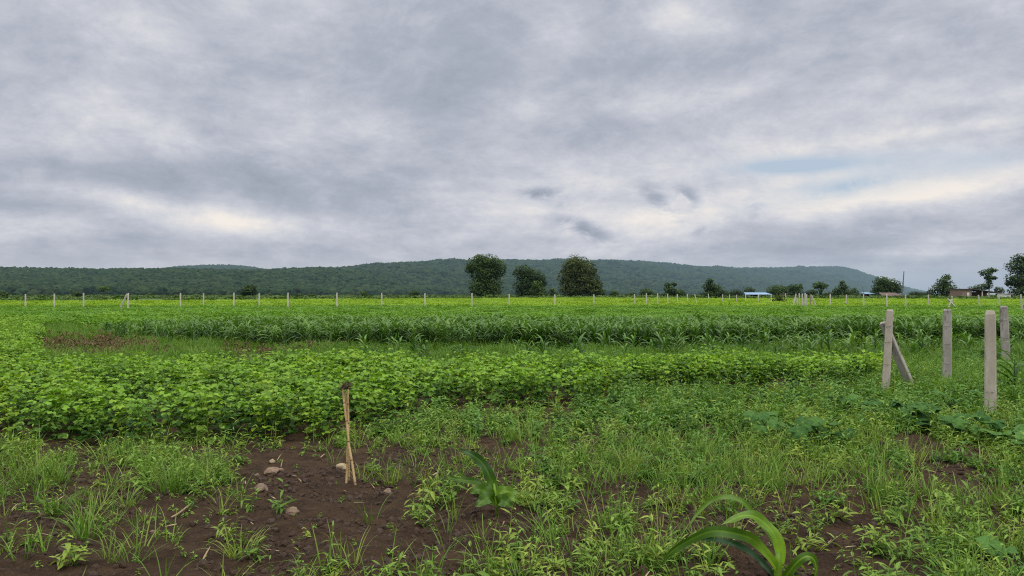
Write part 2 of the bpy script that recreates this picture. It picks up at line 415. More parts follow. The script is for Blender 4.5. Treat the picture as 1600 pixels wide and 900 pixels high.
def maize_mesh(h=.92, nl=9, mat='maize', L0=.5, L1=.80, w=.030, seed=0):
    b = MB(); u = random.uniform; pl = u(0, 3.14)
    sh_ = h * .55
    b.tube([(0, 0, -.03), (u(-.01, .01), u(-.01, .01), sh_ * .5), (u(-.02, .02), u(-.02, .02), sh_), (0, 0, h * .75)], [.013, .012, .010, .005], 5, .45, cap=False)
    for q in range(nl):
        t = (q + .5) / nl; az = pl + (math.pi if q % 2 else 0) + u(-.7, .7)
        L = u(L0, L1) * (.7 + .6 * math.sin(math.pi * min(1, t + .12))) * h / .92
        el = u(.75, 1.05) + .35 * t
        pts = arc((0, 0, h * (.06 + .62 * t)), az, el, L, 9, u(1.3, 2.7) * (1.1 - .35 * t), curl=u(-.6, .6))
        ww = [w * u(.9, 1.1) * v for v in (.55, .85, 1, 1, .95, .85, .7, .52, .3, .03)]
        sh = .02 + .62 * t + u(-.10, .18)  # lower leaves darker, shading at the base painted into the colour
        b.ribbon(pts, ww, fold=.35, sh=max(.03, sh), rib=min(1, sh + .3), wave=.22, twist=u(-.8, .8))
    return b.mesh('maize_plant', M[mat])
def dead_mesh():
    b = MB(); u = random.uniform
    for q in range(5):
        st = arc((u(-.1, .1), u(-.1, .1), -.01), u(0, 6.28), u(.4, 1.3), u(.1, .25), 3, u(-.3, 1))
        b.tube(st, .003, 3, u(.3, .9), cap=False)
        for k in range(6):
            p = st[random.randint(1, 3)]; L = u(.04, .08)
            b.leaflet(p, rdir(u(0, 6.28), u(-1.1, .3)), (u(-1, 1), u(-1, 1), 1), L, L * .6, u(.1, .9), fold=.6, droop=.5)
    return b.mesh('withered_plant', M['dead'])

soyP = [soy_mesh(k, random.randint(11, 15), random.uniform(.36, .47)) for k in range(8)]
farP = [canopy_mesh('soy_far') for k in range(6)]
yelP = [canopy_mesh('soy_yellow', 150, .9, .36, .12) for k in range(5)]
gra1 = [grass_mesh(random.randint(3, 11), .09, .27, .0029, .045) for k in range(6)]
gra2 = [grass_mesh(random.randint(9, 30), .12, .36, .0036, .09, bend=1.7) for k in range(6)]
gra3 = [grass_mesh(26, .18, .46, .0055, .14, 'grass_tall', bend=1.3) for k in range(5)]
wee1 = [weed_mesh(random.uniform(.11, .27), random.randint(6, 9), .078, .25) for k in range(8)]
wee2 = [weed_mesh(random.uniform(.03, .06), 5, .03, .42, branch=1) for k in range(5)]
wee3 = [weed_mesh(random.uniform(.16, .28), 10, .088, .36, 'weed_dark', 3) for k in range(6)]
maiP = [maize_mesh(random.uniform(.82, 1.0)) for k in range(9)]
maiS = [maize_mesh(random.uniform(.42, .62), 7, w=.025) for k in range(5)]
deaP = [dead_mesh() for k in range(5)]

# ------------------------------------------------------------------ crop zones
soy_front = [(-260, 706), (0, 700), (180, 696), (330, 693), (520, 690), (590, 674), (655, 668), (668, 642), (760, 643), (880, 641), (940, 632), (952, 607), (1100, 611), (1250, 609), (1365, 604), (1380, 590)]
SOY = ground_poly(soy_front + [(1376, 585), (900, 587), (400, 586), (70, 586), (62, 560), (60, 540), (62, 520), (66, 507), (68, 500), (-400, 500), (-500, 560)])
MAIZE = ground_poly([(165, 531), (300, 538), (440, 545), (1000, 547), (1250, 540), (1900, 540), (1900, 524), (900, 526), (420, 525), (280, 521), (165, 522)])

def soy_edge_noise(x, y): return x + .3 * (fbm(x * 1.3, y * 1.3, 40) - .5), y + .45 * (fbm(x * 1.3 + 9, y * 1.3, 41) - .5)
x, y = wedge(23, 8, 40, .9); ex, ey = soy_edge_noise(x, y)
k = inpoly(ex, ey, SOY)
rows = vnoise(x * .6, y * 2.2, 50)
k &= RNG.random(len(x)) < .60 + .55 * rows
x, y = x[k], y[k]
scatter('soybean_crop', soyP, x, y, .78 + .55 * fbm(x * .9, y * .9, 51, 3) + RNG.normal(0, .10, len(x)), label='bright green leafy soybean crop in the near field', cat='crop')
in_soy = lambda x, y: inpoly(*soy_edge_noise(x, y), SOY)

# far soybean field, up to the far fence
FARB = [0]
x, y = wedge(4.4, 28.5, 66, .80)
k = (y > 29.5 + 7 * smooth(wx(320, 1) * 30, wx(120, 1) * 30, x * 30 / y)) & ~in_soy(x, y)
k &= RNG.random(len(x)) < .72 + .35 * vnoise(x * .4, y * .8, 60)
x, y = x[k], y[k]
scatter('soybean_field', farP, x, y, .75 + .5 * fbm(x * .35, y * .5, 61, 3), label='broad green soybean field in front of the far fence', cat='crop')
# pale yellow-green field past the fence
def back_edge(x, y): return np.interp(x / y * F + 800, [-200, 0, 300, 600, 900, 1100, 1700], [88, 96, 108, 130, 155, 140, 120])
x, y = wedge(1.5, 66, 160, .80)
k = y < back_edge(x, y)
x, y = x[k], y[k]
scatter('pale_crop_field', yelP, x, y, .85 + .45 * fbm(x * .2, y * .2, 63, 3), label='pale yellow green crop beyond the far fence', cat='crop')
# rough dark green grass between that crop and the hills
rough = [canopy_mesh('tree_b', 90, 1.6, .45, .3) for k in range(4)]
x, y = wedge(.10, 96, 420, .80)
k = (y > back_edge(x, y) + 1) & (RNG.random(len(x)) < 1.1 - y / 450) & (fbm(x * .05, y * .02, 64) > .42)
x, y = x[k], y[k]
scatter('rough_grass', rough, x, y, .7 + .8 * RNG.random(len(x)), label='rough green growth at the edge of the crops', cat='grass')

# maize block
x, y = wedge(12.5, 21, 32, .78)
ex, ey = x + .8 * (fbm(x * .5, y * .5, 70) - .5), y + 1.2 * (fbm(x * .6, y * .6, 71) - .5)
k = inpoly(ex, ey, MAIZE); x, y = x[k], y[k]
pxm = x / y * F + 800
k = RNG.random(len(x)) < smooth(120, 430, pxm) * .8 + .2
x, y = x[k], y[k]; pxm = pxm[k]
sc = (.70 + .42 * fbm(x * .5, y * .7, 72, 3)) * (.72 + .28 * smooth(150, 420, pxm)) + RNG.normal(0, .05, len(x))
d = np.hypot(x, y); order = np.argsort(d)
near = order[(np.abs(pxm[order] - 800) < 830)][:290]
rest = np.setdiff1d(np.arange(len(x)), near)
scatter('maize_crop', maiP, x[rest], y[rest], sc[rest], label='dense dark green rows of young maize behind the front plants', cat='crop')
for q in near:
    o = bpy.data.objects.new('maize_plant', maiP[int(RNG.integers(len(maiP)))]); COL.objects.link(o)
    o.location = (x[q], y[q], gz(y[q]) + float(soil_z(x[q:q + 1], y[q:q + 1])[0])); o.rotation_euler = (RNG.normal(0, .06), RNG.normal(0, .06), RNG.random() * 6.28)
    o.scale = [float(sc[q])] * 3
    tag(o, 'dark green young maize plant in the dense front rows of the maize block', 'maize', 'maize plants along the front of the block')
# shorter maize straggling in the grass in front of the block, right side
x, y = wedge(2.2, 17, 25, .76)
pxm = x / y * F + 800; k = (pxm > 560) & ~inpoly(x, y, MAIZE) & ~in_soy(x, y) & (y > 18 + 3 * vnoise(x * .5, y, 73)) & (RNG.random(len(x)) < smooth(500, 1100, pxm) * .7 + .15) & ((pxm < 1370) | (y > 20))
x, y = x[k], y[k]
scatter('straggling_maize', maiS, x, y, .8 + .5 * RNG.random(len(x)), label='short maize straggling through the grass before the block', cat='crop')

# weeds, grass and bare soil
def cover(x, y):
    """how much green covers the soil, 0 to 1"""
    px = x / y * F + 800; py = YH + H * F / y
    c = .29 + .0 * x
    c = c + (.60 - .16 * smooth(720, 850, py)) * smooth(760, 1080, px)
    c = np.maximum(c, .56 * smooth(735, 700, py) * smooth(560, 300, px))           # grass under the soybean edge, left
    c = np.maximum(c, .62 * smooth(720, 690, py))
    c = np.maximum(c, 1.0 * smooth(665, 600, py) * smooth(900, 1020, px))
    def blob(cx, cy, rx, ry): return np.exp(-((px - cx) / rx) ** 2 - ((py - cy) / ry) ** 2)
    c = c + .55 * blob(275, 745, 75, 60) + .35 * blob(130, 800, 60, 50) + .35 * blob(60, 740, 60, 40)
    c = c + .30 * blob(830, 760, 90, 90) - .22 * blob(800, 660, 120, 22) - .12 * blob(660, 860, 130, 60)
    c = c - .45 * blob(470, 745, 120, 42) - .3 * blob(560, 790, 120, 40) - .2 * blob(230, 890, 200, 40)
    c = c - .35 * blob(1140, 830, 110, 40) - .14 * blob(1330, 800, 90, 60) - .3 * blob(1440, 720, 60, 25) - .35 * blob(1310, 608, 40, 10) - .25 * blob(1480, 870, 90, 40)
    c = c - .22 * smooth(745, 800, py) * smooth(620, 380, px)
    c = c - 1.2 * blob(776, 815, 44, 30) - 1.3 * blob(1205, 925, 95, 62)
    n = fbm(x * 1.6, y * 1.6, 80, 4)
    return np.clip(c + (n - .5) * 1.2 + (fbm(x * 4.2, y * 4.2, 86, 3) - .5) * 1.1, 0.02, 1)
def spread(dens, y0, y1, power=1.0, pred=None, seed=90, patch=None):
    x, y = wedge(dens, y0, y1, .74); c = cover(x, y) ** power
    k = (RNG.random(len(x)) < c) & ~in_soy(x, y)
    if patch is not None:
        f, lo, hi = patch; k &= RNG.random(len(x)) < smooth(lo, hi, fbm(x * f, y * f, seed, 3))
    if pred is not None: k &= pred(x, y)
    return x[k], y[k]
x, y = spread(78, 3.4, 9, 1.1, patch=(1.0, .30, .60), seed=91); scatter('short_grass', gra1, x, y, .7 + .7 * RNG.random(len(x)), label='sparse short grass and seedlings on dark soil', cat='grass')
x, y = spread(74, 3.4, 10.5, 1.3, patch=(.9, .70, .34), seed=95); scatter('weed_growth', wee1, x, y, .7 + .7 * RNG.random(len(x)), label='low yellow green weeds spread over dark soil', cat='weeds')
x, y = spread(80, 3.4, 8.5, .75); scatter('weed_seedlings', wee2, x, y, .6 + .9 * RNG.random(len(x)), label='tiny weed seedlings on the bare soil', cat='weeds')
x, y = spread(6, 4.3, 12, 1.8, patch=(.8, .48, .66), seed=99); x2, y2 = spread(7, 4.3, 8.6, 1.4, patch=(.9, .40, .6), seed=131, pred=lambda x, y: x / y * F + 800 < 560); x = np.concatenate([x, x2]); y = np.concatenate([y, y2]); scatter('grass_growth', gra2, x, y, .55 + .5 * RNG.random(len(x)), label='loose tufts of green grass among the weeds', cat='grass')
x, y = spread(17, 4.2, 15, 1.8, patch=(.7, .42, .64), seed=104, pred=lambda x, y: x / y * F + 800 > 830); scatter('leafy_weeds', wee3, x, y, .6 + .5 * RNG.random(len(x)), label='taller leafy green weeds on the right', cat='weeds')
x, y = spread(38, 9, 17.5, 1.0); scatter('distant_weeds', wee1 + wee3 + gra1[:3], x, y, .9 + .7 * RNG.random(len(x)), label='weedy growth between the crop and the posts', cat='weeds')
# tall grass: beside the posts and between soybean and maize
x, y = wedge(20, 11, 38, .78); pxm = x / y * F + 800; pym = YH + H * F / y
BROWN = np.exp(-((pxm - 145) / 85) ** 2 - ((pym - 545) / 13) ** 2) + .3 * np.exp(-((pxm - 400) / 140) ** 2 - ((pym - 549) / 10) ** 2)
n2 = fbm(x * .7, y * .7, 110)
k = ~in_soy(x, y) & (((pxm > 1330) & (y > 11.5)) | (y > 15.5)) & (y < 26 + 11 * smooth(430, 200, pxm)) & (pxm > 40)
k &= (RNG.random(len(x)) < smooth(.30, .62, n2)) & (RNG.random(len(x)) > BROWN * 1.05)
scatter('tall_grass', gra3, x[k], y[k], .55 + .5 * n2[k] + .2 * RNG.random(k.sum()), label='tall green grass between the soybean and the maize', cat='grass')
k = ~in_soy(x, y) & (pxm > 55) & (RNG.random(len(x)) < np.minimum(1, BROWN * 1.6) * .62 * smooth(.3, .6, fbm(x * 1.2, y * .8, 117)))
scatter('withered_weeds', deaP, x[k], y[k], .9 + .8 * RNG.random(k.sum()), label='patch of brown withered weeds left of the maize', cat='weeds')
x, y = wedge(14, 10.5, 26, .76); pxm = x / y * F + 800
k = ~in_soy(x, y) & ~inpoly(x, y, MAIZE) & (pxm > 430) & ((y > 15.5) | (pxm > 1280)) & (fbm(x * .8, y * .8, 113) > .42)
scatter('mixed_undergrowth', wee3, x[k], y[k], .7 + .8 * RNG.random(k.sum()), label='leafy undergrowth before the maize block', cat='weeds')

# soil clods and straw litter
def clod_mesh(seed, r=1.0, sub=2):
    import bmesh
    bm = bmesh.new(); bmesh.ops.create_icosphere(bm, subdivisions=sub, radius=r)
    for v in bm.verts:
        n = v.co.normalized(); v.co += n * r * (.45 * mnoise.noise(n * 1.3 + Vector((seed * 3.1, 0, 0))) + .2 * mnoise.noise(n * 3.4 + Vector((0, seed, 0)))); v.co.z *= .72
    me = bpy.data.meshes.new('clod'); bm.to_mesh(me); bm.free(); me.materials.append(M['clod']); return me
cl = [clod_mesh(k, 1.0, 2) for k in range(5)]
x, y = wedge(420, 3.4, 9.5, .74); k = ~in_soy(x, y) & (fbm(x * 2, y * 2, 120) > .42); x, y = x[k], y[k]
scatter('soil_clods', cl, x, y, .004 + .030 * RNG.random(len(x)) ** 3.0, tilt=1, label='crumbly clods of dark soil', cat='soil')
st = []
for q in range(4):
    b = MB(); b.ribbon(arc((0, 0, .006), 0, .1, random.uniform(.03, .10), 3, .3), [.003, .004, .003, .001], fold=.2, sh=random.uniform(.1, .9)); st.append(b.mesh('straw', M['straw']))
x, y = wedge(4, 3.4, 9.5, .74); k = ~in_soy(x, y); x, y = x[k], y[k]
scatter('straw_litter', st, x, y, .7 + .8 * RNG.random(len(x)), zoff=.006, tilt=.25, label='dry straw bits scattered on the soil', cat='litter')

def on_soil(px, py):
    p = gp(px, py); p.z += float(soil_z(np.array([p.x]), np.array([p.y]))[0]); return p
# ------------------------------------------------------------------ stones
import bmesh
def stone(px, py, wpx, label, mat='stone', flat=.6):
    p = on_soil(px, py); r = .84 * wpx * p.y / F / 2
    bm = bmesh.new(); bmesh.ops.create_icosphere(bm, subdivisions=3, radius=1)
    sd = Vector((px * .37, py * .11, 1.7))
    for v in bm.verts:
        n = v.co.normalized(); v.co = n * (1 + .34 * mnoise.noise(n * 1.1 + sd) + .12 * mnoise.noise(n * 2.7 + sd))
        v.co.x *= r; v.co.y *= r * .85; v.co.z *= r * flat
        for a in range(4):     # a few worn facets
            d = Vector((math.cos(px + a * 1.7), math.sin(px * 2 + a * 2.1), math.sin(py + a))).normalized() ; lim = .82 * r * (.8 if abs(d.z) > .6 else 1)
            e = v.co.dot(d) - lim
            if e > 0: v.co -= d * e * .9
    me = bpy.data.meshes.new('stone'); bm.to_mesh(me); bm.free(); me.materials.append(M[mat])
    o = bpy.data.objects.new('stone', me); COL.objects.link(o); o.location = p + Vector((0, 0, r * flat * .35)); o.rotation_euler = (0, .1, px)
    tag(o, label, 'stone', 'loose stones on the soil')
stone(425, 740, 30, 'flat pinkish brown stone lying highest on the bare soil left of the canes')
stone(440, 737, 13, 'small stone touching the right end of the flat pinkish stone', flat=.7)
stone(409, 766, 25, 'rounded tan stone just below the flat pinkish stone', flat=.8)
stone(458, 802, 26, 'brown rounded stone lowest on the bare soil left of the canes', flat=.75)
stone(68, 805, 16, 'small brown stone near the left edge of the photo', flat=.8)
stone(606, 767, 18, 'dark brown stone to the right of the cane feet', flat=.65)
stone(193, 790, 12, 'small brown stone below the big grass tuft on the left', flat=.8)
stone(534, 731, 24, 'pale squarish stone right behind the standing canes', 'stone_pale', .75)
stone(426, 722, 13, 'little pale stone at the grass edge above the flat pinkish stone', 'stone_pale', .8)
stone(403, 744, 10, 'tiny stone left of the flat pinkish stone', flat=.8)
stone(980, 670, 20, 'pale stone half hidden in weeds below the soybean step', 'stone_pale', .6)
stone(240, 829, 12, 'tiny tan stone in bare soil beside a grass tuft', flat=.6)

# ------------------------------------------------------------------ canes stuck in the ground
def P3(px, py, d): return Vector((wx(px, d), d, wz(py, d)))
cd = dist_of(756)
base = on_soil(548, 757)
cane = thing('crossed_canes', base, 'dry tan canes crossed like a stake with dark roots at the top', 'canes')
for pts, r in (([(536, 607, 0), (538.5, 636, .0), (542.5, 664, .0), (546, 697, -.012), (551, 725, -.03), (556.5, 757, -.05)], .0125),
               ([(543.5, 608, .0), (544.5, 638, .02), (545, 668, .028), (544, 697, .028), (542.8, 730, .03), (541.5, 757, .03)], .0115),
               ([(540, 610, .03), (542, 650, .05), (545, 690, .055), (545.5, 720, .06), (546, 748, .07)], .009)):
    b = MB(); V = [P3(a, c, cd + e) - base for a, c, e in pts]; V[-1].z -= .03
    fine = []
    for k in range(len(V) - 1):
        for q in range(4): fine.append(V[k].lerp(V[k + 1], q / 4))
    fine.append(V[-1])
    b.tube(fine, [.86 * r * (.85 + .22 * k / len(fine)) for k in range(len(fine))], 10, .5)
    o = b.build('cane', M['cane'], cane, smooth_=True)
    nb = MB()
    for k in range(3, len(fine) - 1, 4):
        t = (fine[k + 1] - fine[k]).normalized(); rr_ = .86 * r * (.85 + .22 * k / len(fine)) * 1.18
        nb.tube([fine[k] - t * .006, fine[k], fine[k] + t * .006], [rr_ * .9, rr_, rr_ * .9], 10)
    nb.build('cane_joint', M['cane_node'], o, smooth_=True)
b = MB(); tp = P3(540, 606, cd) - base
for q in range(46):
    az = random.uniform(0, 6.28); pts = arc(tp + Vector((random.uniform(-.022, .022), random.uniform(-.015, .015), random.uniform(-.015, .02))), az, random.uniform(-.5, 1.4), random.uniform(.04, .095), 4, random.uniform(-.5, 2))
    b.tube(pts, [.0055, .0045, .0035, .0025, .001], 4)
b.build('root_tuft', M['root'], cane)

# ------------------------------------------------------------------ foreground maize plants
def spline(pts, n):
    P_ = [Vector(p) for p in pts]; P_ = [P_[0] * 2 - P_[1]] + P_ + [P_[-1] * 2 - P_[-2]]; outp = []
    m_ = len(P_) - 3
    for k in range(n + 1):
        u = k / n * m_; s_ = min(int(u), m_ - 1); t = u - s_
        a, b_, c, d_ = P_[s_:s_ + 4]
        outp.append(.5 * ((2 * b_) + (c - a) * t + (2 * a - 5 * b_ + 4 * c - d_) * t * t + (3 * b_ - a - 3 * c + d_) * t ** 3))
    return outp
def big_leaf(root, base, d, zpts, org, sc_, wpx, sh0=.35, sh1=.12, rib=.75, dark=False, up=(0, -.95, .55), n=26, wf=.86, tw=0.0):
    pts = [P3(org[0] + a / sc_, org[1] + b_ / sc_, d + e) - base for a, b_, e in zpts]
    c = spline(pts, n); w = wf * wpx / sc_ * d / F / 2
    prof = [.62 + .38 * math.sin(min(1, k / n / .35) * math.pi / 2) if k / n < .35 else max(.02, 1 - ((k / n - .35) / .65) ** 2.2) for k in range(n + 1)]
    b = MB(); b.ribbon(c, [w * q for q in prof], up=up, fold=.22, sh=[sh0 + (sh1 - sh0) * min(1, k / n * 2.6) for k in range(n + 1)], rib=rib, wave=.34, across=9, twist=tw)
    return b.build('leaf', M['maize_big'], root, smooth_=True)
d1 = 4.55; b1 = Vector((wx(1214, d1), d1, float(soil_z(np.array([wx(1214, d1)]), np.array([d1]))[0])))
mz = thing('maize_plant', b1, 'large young maize plant with arching leaves cut by the bottom edge', 'maize')
o1 = (1000, 740)
b = MB(); b.tube([Vector((0, 0, -.03)), Vector((0, 0, .04)), P3(1214.5, 880, d1) - b1, P3(1214, 862, d1) - b1], [.026, .025, .024, .012], 10, [.75, .8, .85, .7]); b.build('stalk', M['maize_big'], mz, smooth_=True)
big_leaf(mz, b1, d1, [(1085, 720, 0), (1090, 600, .02), (1040, 470, .04), (965, 380, .05), (880, 330, .04), (790, 325, .02), (700, 365, 0), (630, 395, -.02)], o1, 5, 112, 1.0, .26, .6, tw=-.6)
big_leaf(mz, b1, d1, [(1060, 720, 0), (1050, 560, .07), (950, 400, .12), (870, 300, .15), (800, 215, .17), (680, 178, .18), (560, 200, .16), (460, 290, .13), (400, 370, .1), (372, 440, .08)], o1, 5, 52, .4, .18, .3)
big_leaf(mz, b1, d1, [(1065, 730, -.01), (1000, 640, -.05), (930, 560, -.08), (850, 495, -.12), (700, 455, -.16), (560, 445, -.18), (400, 505, -.2), (280, 575, -.2), (200, 650, -.19), (155, 750, -.18)], o1, 5, 96, .95, .2, .5, tw=.7)
big_leaf(mz, b1, d1, [(1050, 800, .02), (960, 700, .08), (860, 610, .13), (760, 555, .17), (640, 520, .2), (520, 505, .22), (420, 530, .24)], o1, 5, 64, .1, .02, .1)
big_leaf(mz, b1, d1, [(1090, 860, -.01), (1150, 770, -.06), (1215, 690, -.09), (1290, 640, -.1), (1350, 665, -.1), (1368, 740, -.1), (1350, 840, -.1)], o1, 5, 78, .35, .18, .8)
d2 = dist_of(806); b2 = on_soil(775.8, 806)
mz = thing('maize_plant', b2, 'small maize plant standing alone in the weeds with one leaf pointing up', 'maize')
o2 = (680, 690)
b = MB(); b.tube([Vector((0, 0, -.02)), Vector((0, 0, .08)), P3(774, 775, d2) - b2, P3(772, 755, d2) - b2], [.012, .012, .014, .008], 8, [.5, .6, .75, .6]); b.build('stalk', M['maize_big'], mz, smooth_=True)
for zp, w, s0, s1, rb in (([(560, 530, 0), (550, 420, .01), (510, 320, .02), (455, 215, .03), (370, 135, .03), (290, 95, .03), (215, 65, .02)], 84, .6, .10, .35),
                      ([(545, 520, 0), (500, 440, .05), (400, 375, .1), (300, 360, .12), (190, 345, .14), (85, 308, .14)], 46, .3, .25, .6),
                      ([(550, 540, 0), (480, 470, -.03), (400, 445, -.05), (325, 480, -.06)], 76, .46, .42, .6),
                      ([(555, 560, 0), (500, 520, -.06), (440, 560, -.11), (375, 608, -.14)], 80, .46, .42, .6),
                      ([(575, 550, 0), (610, 470, .02), (690, 465, .02), (795, 480, .02)], 72, .46, .42, .6),
                      ([(580, 570, 0), (620, 545, -.06), (670, 570, -.09), (720, 610, -.1)], 80, .46, .42, .6),
                      ([(580, 560, 0), (640, 530, -.02), (710, 520, -.03), (790, 555, -.03)], 62, .46, .42, .6)):
    big_leaf(mz, b2, d2, zp, o2, 6, w, s0, s1, rb, n=18, wf=1.12 if s0 > .5 else 1.5)
for px, py, s_, rz, lb in ((1584, 622, .95, .4, 'maize plant at the right edge beside the rearmost weathered post'), (1610, 614, 1.0, 2.0, 'maize plant leaving the right edge of the photo behind the nearest post')):
    o = bpy.data.objects.new('maize_plant', maiP[1 if px < 1600 else 4]); COL.objects.link(o); o.location = on_soil(px, py); o.rotation_euler = (0, 0, rz); o.scale = [s_] * 3
    tag(o, lb, 'maize')

# ------------------------------------------------------------------ single weeds and clumps that stand out
def single(name, me_, px, py, sc_, rz, label, cat):
    o = bpy.data.objects.new(name, me_); COL.objects.link(o); o.location = on_soil(px, py); o.rotation_euler = (0, 0, rz); o.scale = [sc_] * 3
    tag(o, label, cat)
big_weed = weed_mesh(.24, 13, .085, .40, 'weed', 2); clump_a = grass_mesh(60, .22, .46, .0045, .13, bend=1.0); clump_b = grass_mesh(48, .18, .38, .0045, .11, bend=1.8)
single('broadleaf_weed', big_weed, 112, 886, 1.0, .4, 'leafy pale green weed standing in bare soil in the lower left corner', 'weed')
single('grass_clump', clump_a, 268, 772, .82, .2, 'tall bright grass clump in the middle of three at the bare soil', 'grass clump')
single('grass_clump', clump_a, 308, 748, .75, 2.2, 'tall grass clump nearest the flat pinkish stone', 'grass clump')
single('grass_clump', clump_a, 232, 742, .7, 4.0, 'tall grass clump farthest left of the three tall ones', 'grass clump')
single('grass_clump', clump_b, 138, 838, .85, 1.0, 'drooping broad grass clump right above the leafy pale weed', 'grass clump')
single('grass_clump', clump_b, 92, 800, .8, 3.0, 'drooping grass clump beside the small stone near the left edge', 'grass clump')
single('grass_clump', clump_b, 375, 862, .75, 5.0, 'low grass clump in the bare soil below the lowest brown stone', 'grass clump')
single('grass_clump', clump_a, 990, 735, .85, 1.4, 'bright tall grass clump in the weeds right of the standing maize plant', 'grass clump')
b = MB(); b.tube([(-.07, 0, .012), (-.02, .01, .02), (.03, .0, .05), (.08, .02, .07)], [.007, .008, .007, .005], 7); b.tube([(.0, .005, .03), (.03, .03, .025)], [.005, .003], 6)
o = b.build('dry_stalk', M['straw'], None, on_soil(283, 804)); o.rotation_euler = (0, 0, .9); tag(o, 'broken pale dry stalk lying below the tall grass clumps', 'stalk')

# ------------------------------------------------------------------ gourd vines with broad leaves
def gourd_leaf(b, st, end, size, az, sh):
    n = Vector((random.uniform(-.6, .6), random.uniform(-.9, .25), 1)).normalized()
    f = rdir(az, -.1); f -= n * f.dot(n); f.normalize(); s_ = f.cross(n)
    b.tube([st, (Vector(st) + Vector(end)) / 2 + Vector((0, 0, .02)), end], [.006, .005, .004], 4, .6, cap=False)
    c = b.vert(Vector(end), sh + .25); ring = []; mid = []
    for k in range(20):
        a = k / 20 * 2 * math.pi; r = size * (1 + .10 * math.cos(5 * a) + .05 * math.sin(9 * a + az)) * (.55 if k == 10 else .85 if k in (9, 11) else 1)
        q = f * (math.cos(a) * r) + s_ * (math.sin(a) * r * 1.05)
        mid.append(b.vert(Vector(end) + q * .5 + n * (size * (.07 if k % 4 else .0)), sh + (.22 if k % 4 == 0 else 0)))
        ring.append(b.vert(Vector(end) + q - n * (size * (.16 + .14 * math.sin(3 * a + az))), sh - .04))
    for k in range(20):
        k2 = (k + 1) % 20
        b.face(c, mid[k], mid[k2]); b.face(mid[k], ring[k], ring[k2], mid[k2])
def gourd(pxs, nl, size, hgt, label):
    base = on_soil(*pxs[len(pxs) // 2]); t = thing('gourd_vine', base, label, 'gourd plant', 'broad leaved gourd vines on the right')
    pts = [on_soil(*p) + Vector((0, 0, .035)) - base for p in pxs]; c = spline(pts, 12)
    b = MB(); b.tube(c, [.007] * 13, 6, .6); b.build('stem', M['gourd'], t, smooth_=True)
    b = MB()
    for q in range(nl):
        k = min(11, int(q / nl * 12)); s0 = c[k].lerp(c[k + 1], random.random()); az = random.uniform(0, 6.28)
        e = s0 + Vector((random.uniform(-.22, .22), random.uniform(-.22, .22), (hgt + .05) * random.uniform(.35, 1.15)))
        gourd_leaf(b, s0, e, size * random.uniform(.7, 1.25), az, random.uniform(.25, .75))
    b.build('foliage', M['gourd'], t)
gourd([(1238, 694), (1275, 699), (1328, 697)], 16, .095, .19, 'compact gourd vine with broad dark leaves alone among the weeds')
gourd([(1190, 685), (1210, 686), (1232, 684)], 7, .095, .18, 'small dull gourd vine left of the compact dark one')
gourd([(1328, 648), (1362, 652), (1398, 655)], 13, .075, .17, 'far end gourd vine in front of the leaning post')
gourd([(1400, 668), (1448, 673), (1490, 680)], 20, .095, .2, 'middle gourd vine with the widest leaves left of the nearest post')
gourd([(1492, 684), (1530, 690), (1566, 697)], 16, .085, .18, 'gourd vine trailing past the foot of the nearest post')
gourd([(1560, 696), (1590, 703), (1630, 710)], 13, .085, .18, 'gourd vine leaving the photo at the right edge')
gourd([(1470, 640), (1505, 640), (1535, 642)], 7, .085, .17, 'small leaved gourd vine behind the nearest post')
gourd([(1578, 905), (1600, 898), (1630, 890)], 5, .075, .17, 'gourd vine with round leaves in the lower right corner')

# ------------------------------------------------------------------ near fence posts
def post_mesh(top, bot, w0, w1, mat, cut=.02, seed=1.0, depth=.9, yaw=0.0):
    """rough cast post from bot to top, both relative to the base"""
    top = Vector(top); bot = Vector(bot); ax = (top - bot); L = ax.length; ax.normalize()
    sx_ = Vector((math.cos(yaw), math.sin(yaw), 0)); sx_ -= ax * sx_.dot(ax); sx_.normalize(); sy_ = ax.cross(sx_)
    b = MB(); n = 26; prevr = None
    prof = [(-1, -.82), (-.82, -1), (0, -1.02), (.82, -1), (1, -.82), (1.02, 0), (1, .82), (.82, 1), (0, 1.0), (-.82, 1), (-1, .82), (-1.02, 0)]
    for k in range(n + 1):
        t = k / n; w = (w1 + (w0 - w1) * t) / 2
        if k == n: w *= .72
        elif k == n - 1: w *= .97
        cz = bot + ax * (L * (t if k < n - 1 else (1 - cut / L if k == n - 1 else 1)))
        ring = []
        for a, c_ in prof:
            q = Vector((a * 2, c_ * 2, t * L * 5 + seed)); d_ = mnoise.noise(q) * .03 + mnoise.noise(q * 4) * .025
            ring.append(b.vert(cz + sx_ * (w * a * (1 + d_)) + sy_ * (w * depth * c_ * (1 + d_)) + (ax * (.012 * mnoise.noise(q * 2)) if k >= n - 1 else Vector()), .5))
        if prevr:
            for j_ in range(12): b.face(prevr[j_], prevr[(j_ + 1) % 12], ring[(j_ + 1) % 12], ring[j_])
        else: b.face(*ring[::-1])
        prevr = ring
    b.face(*prevr); return b
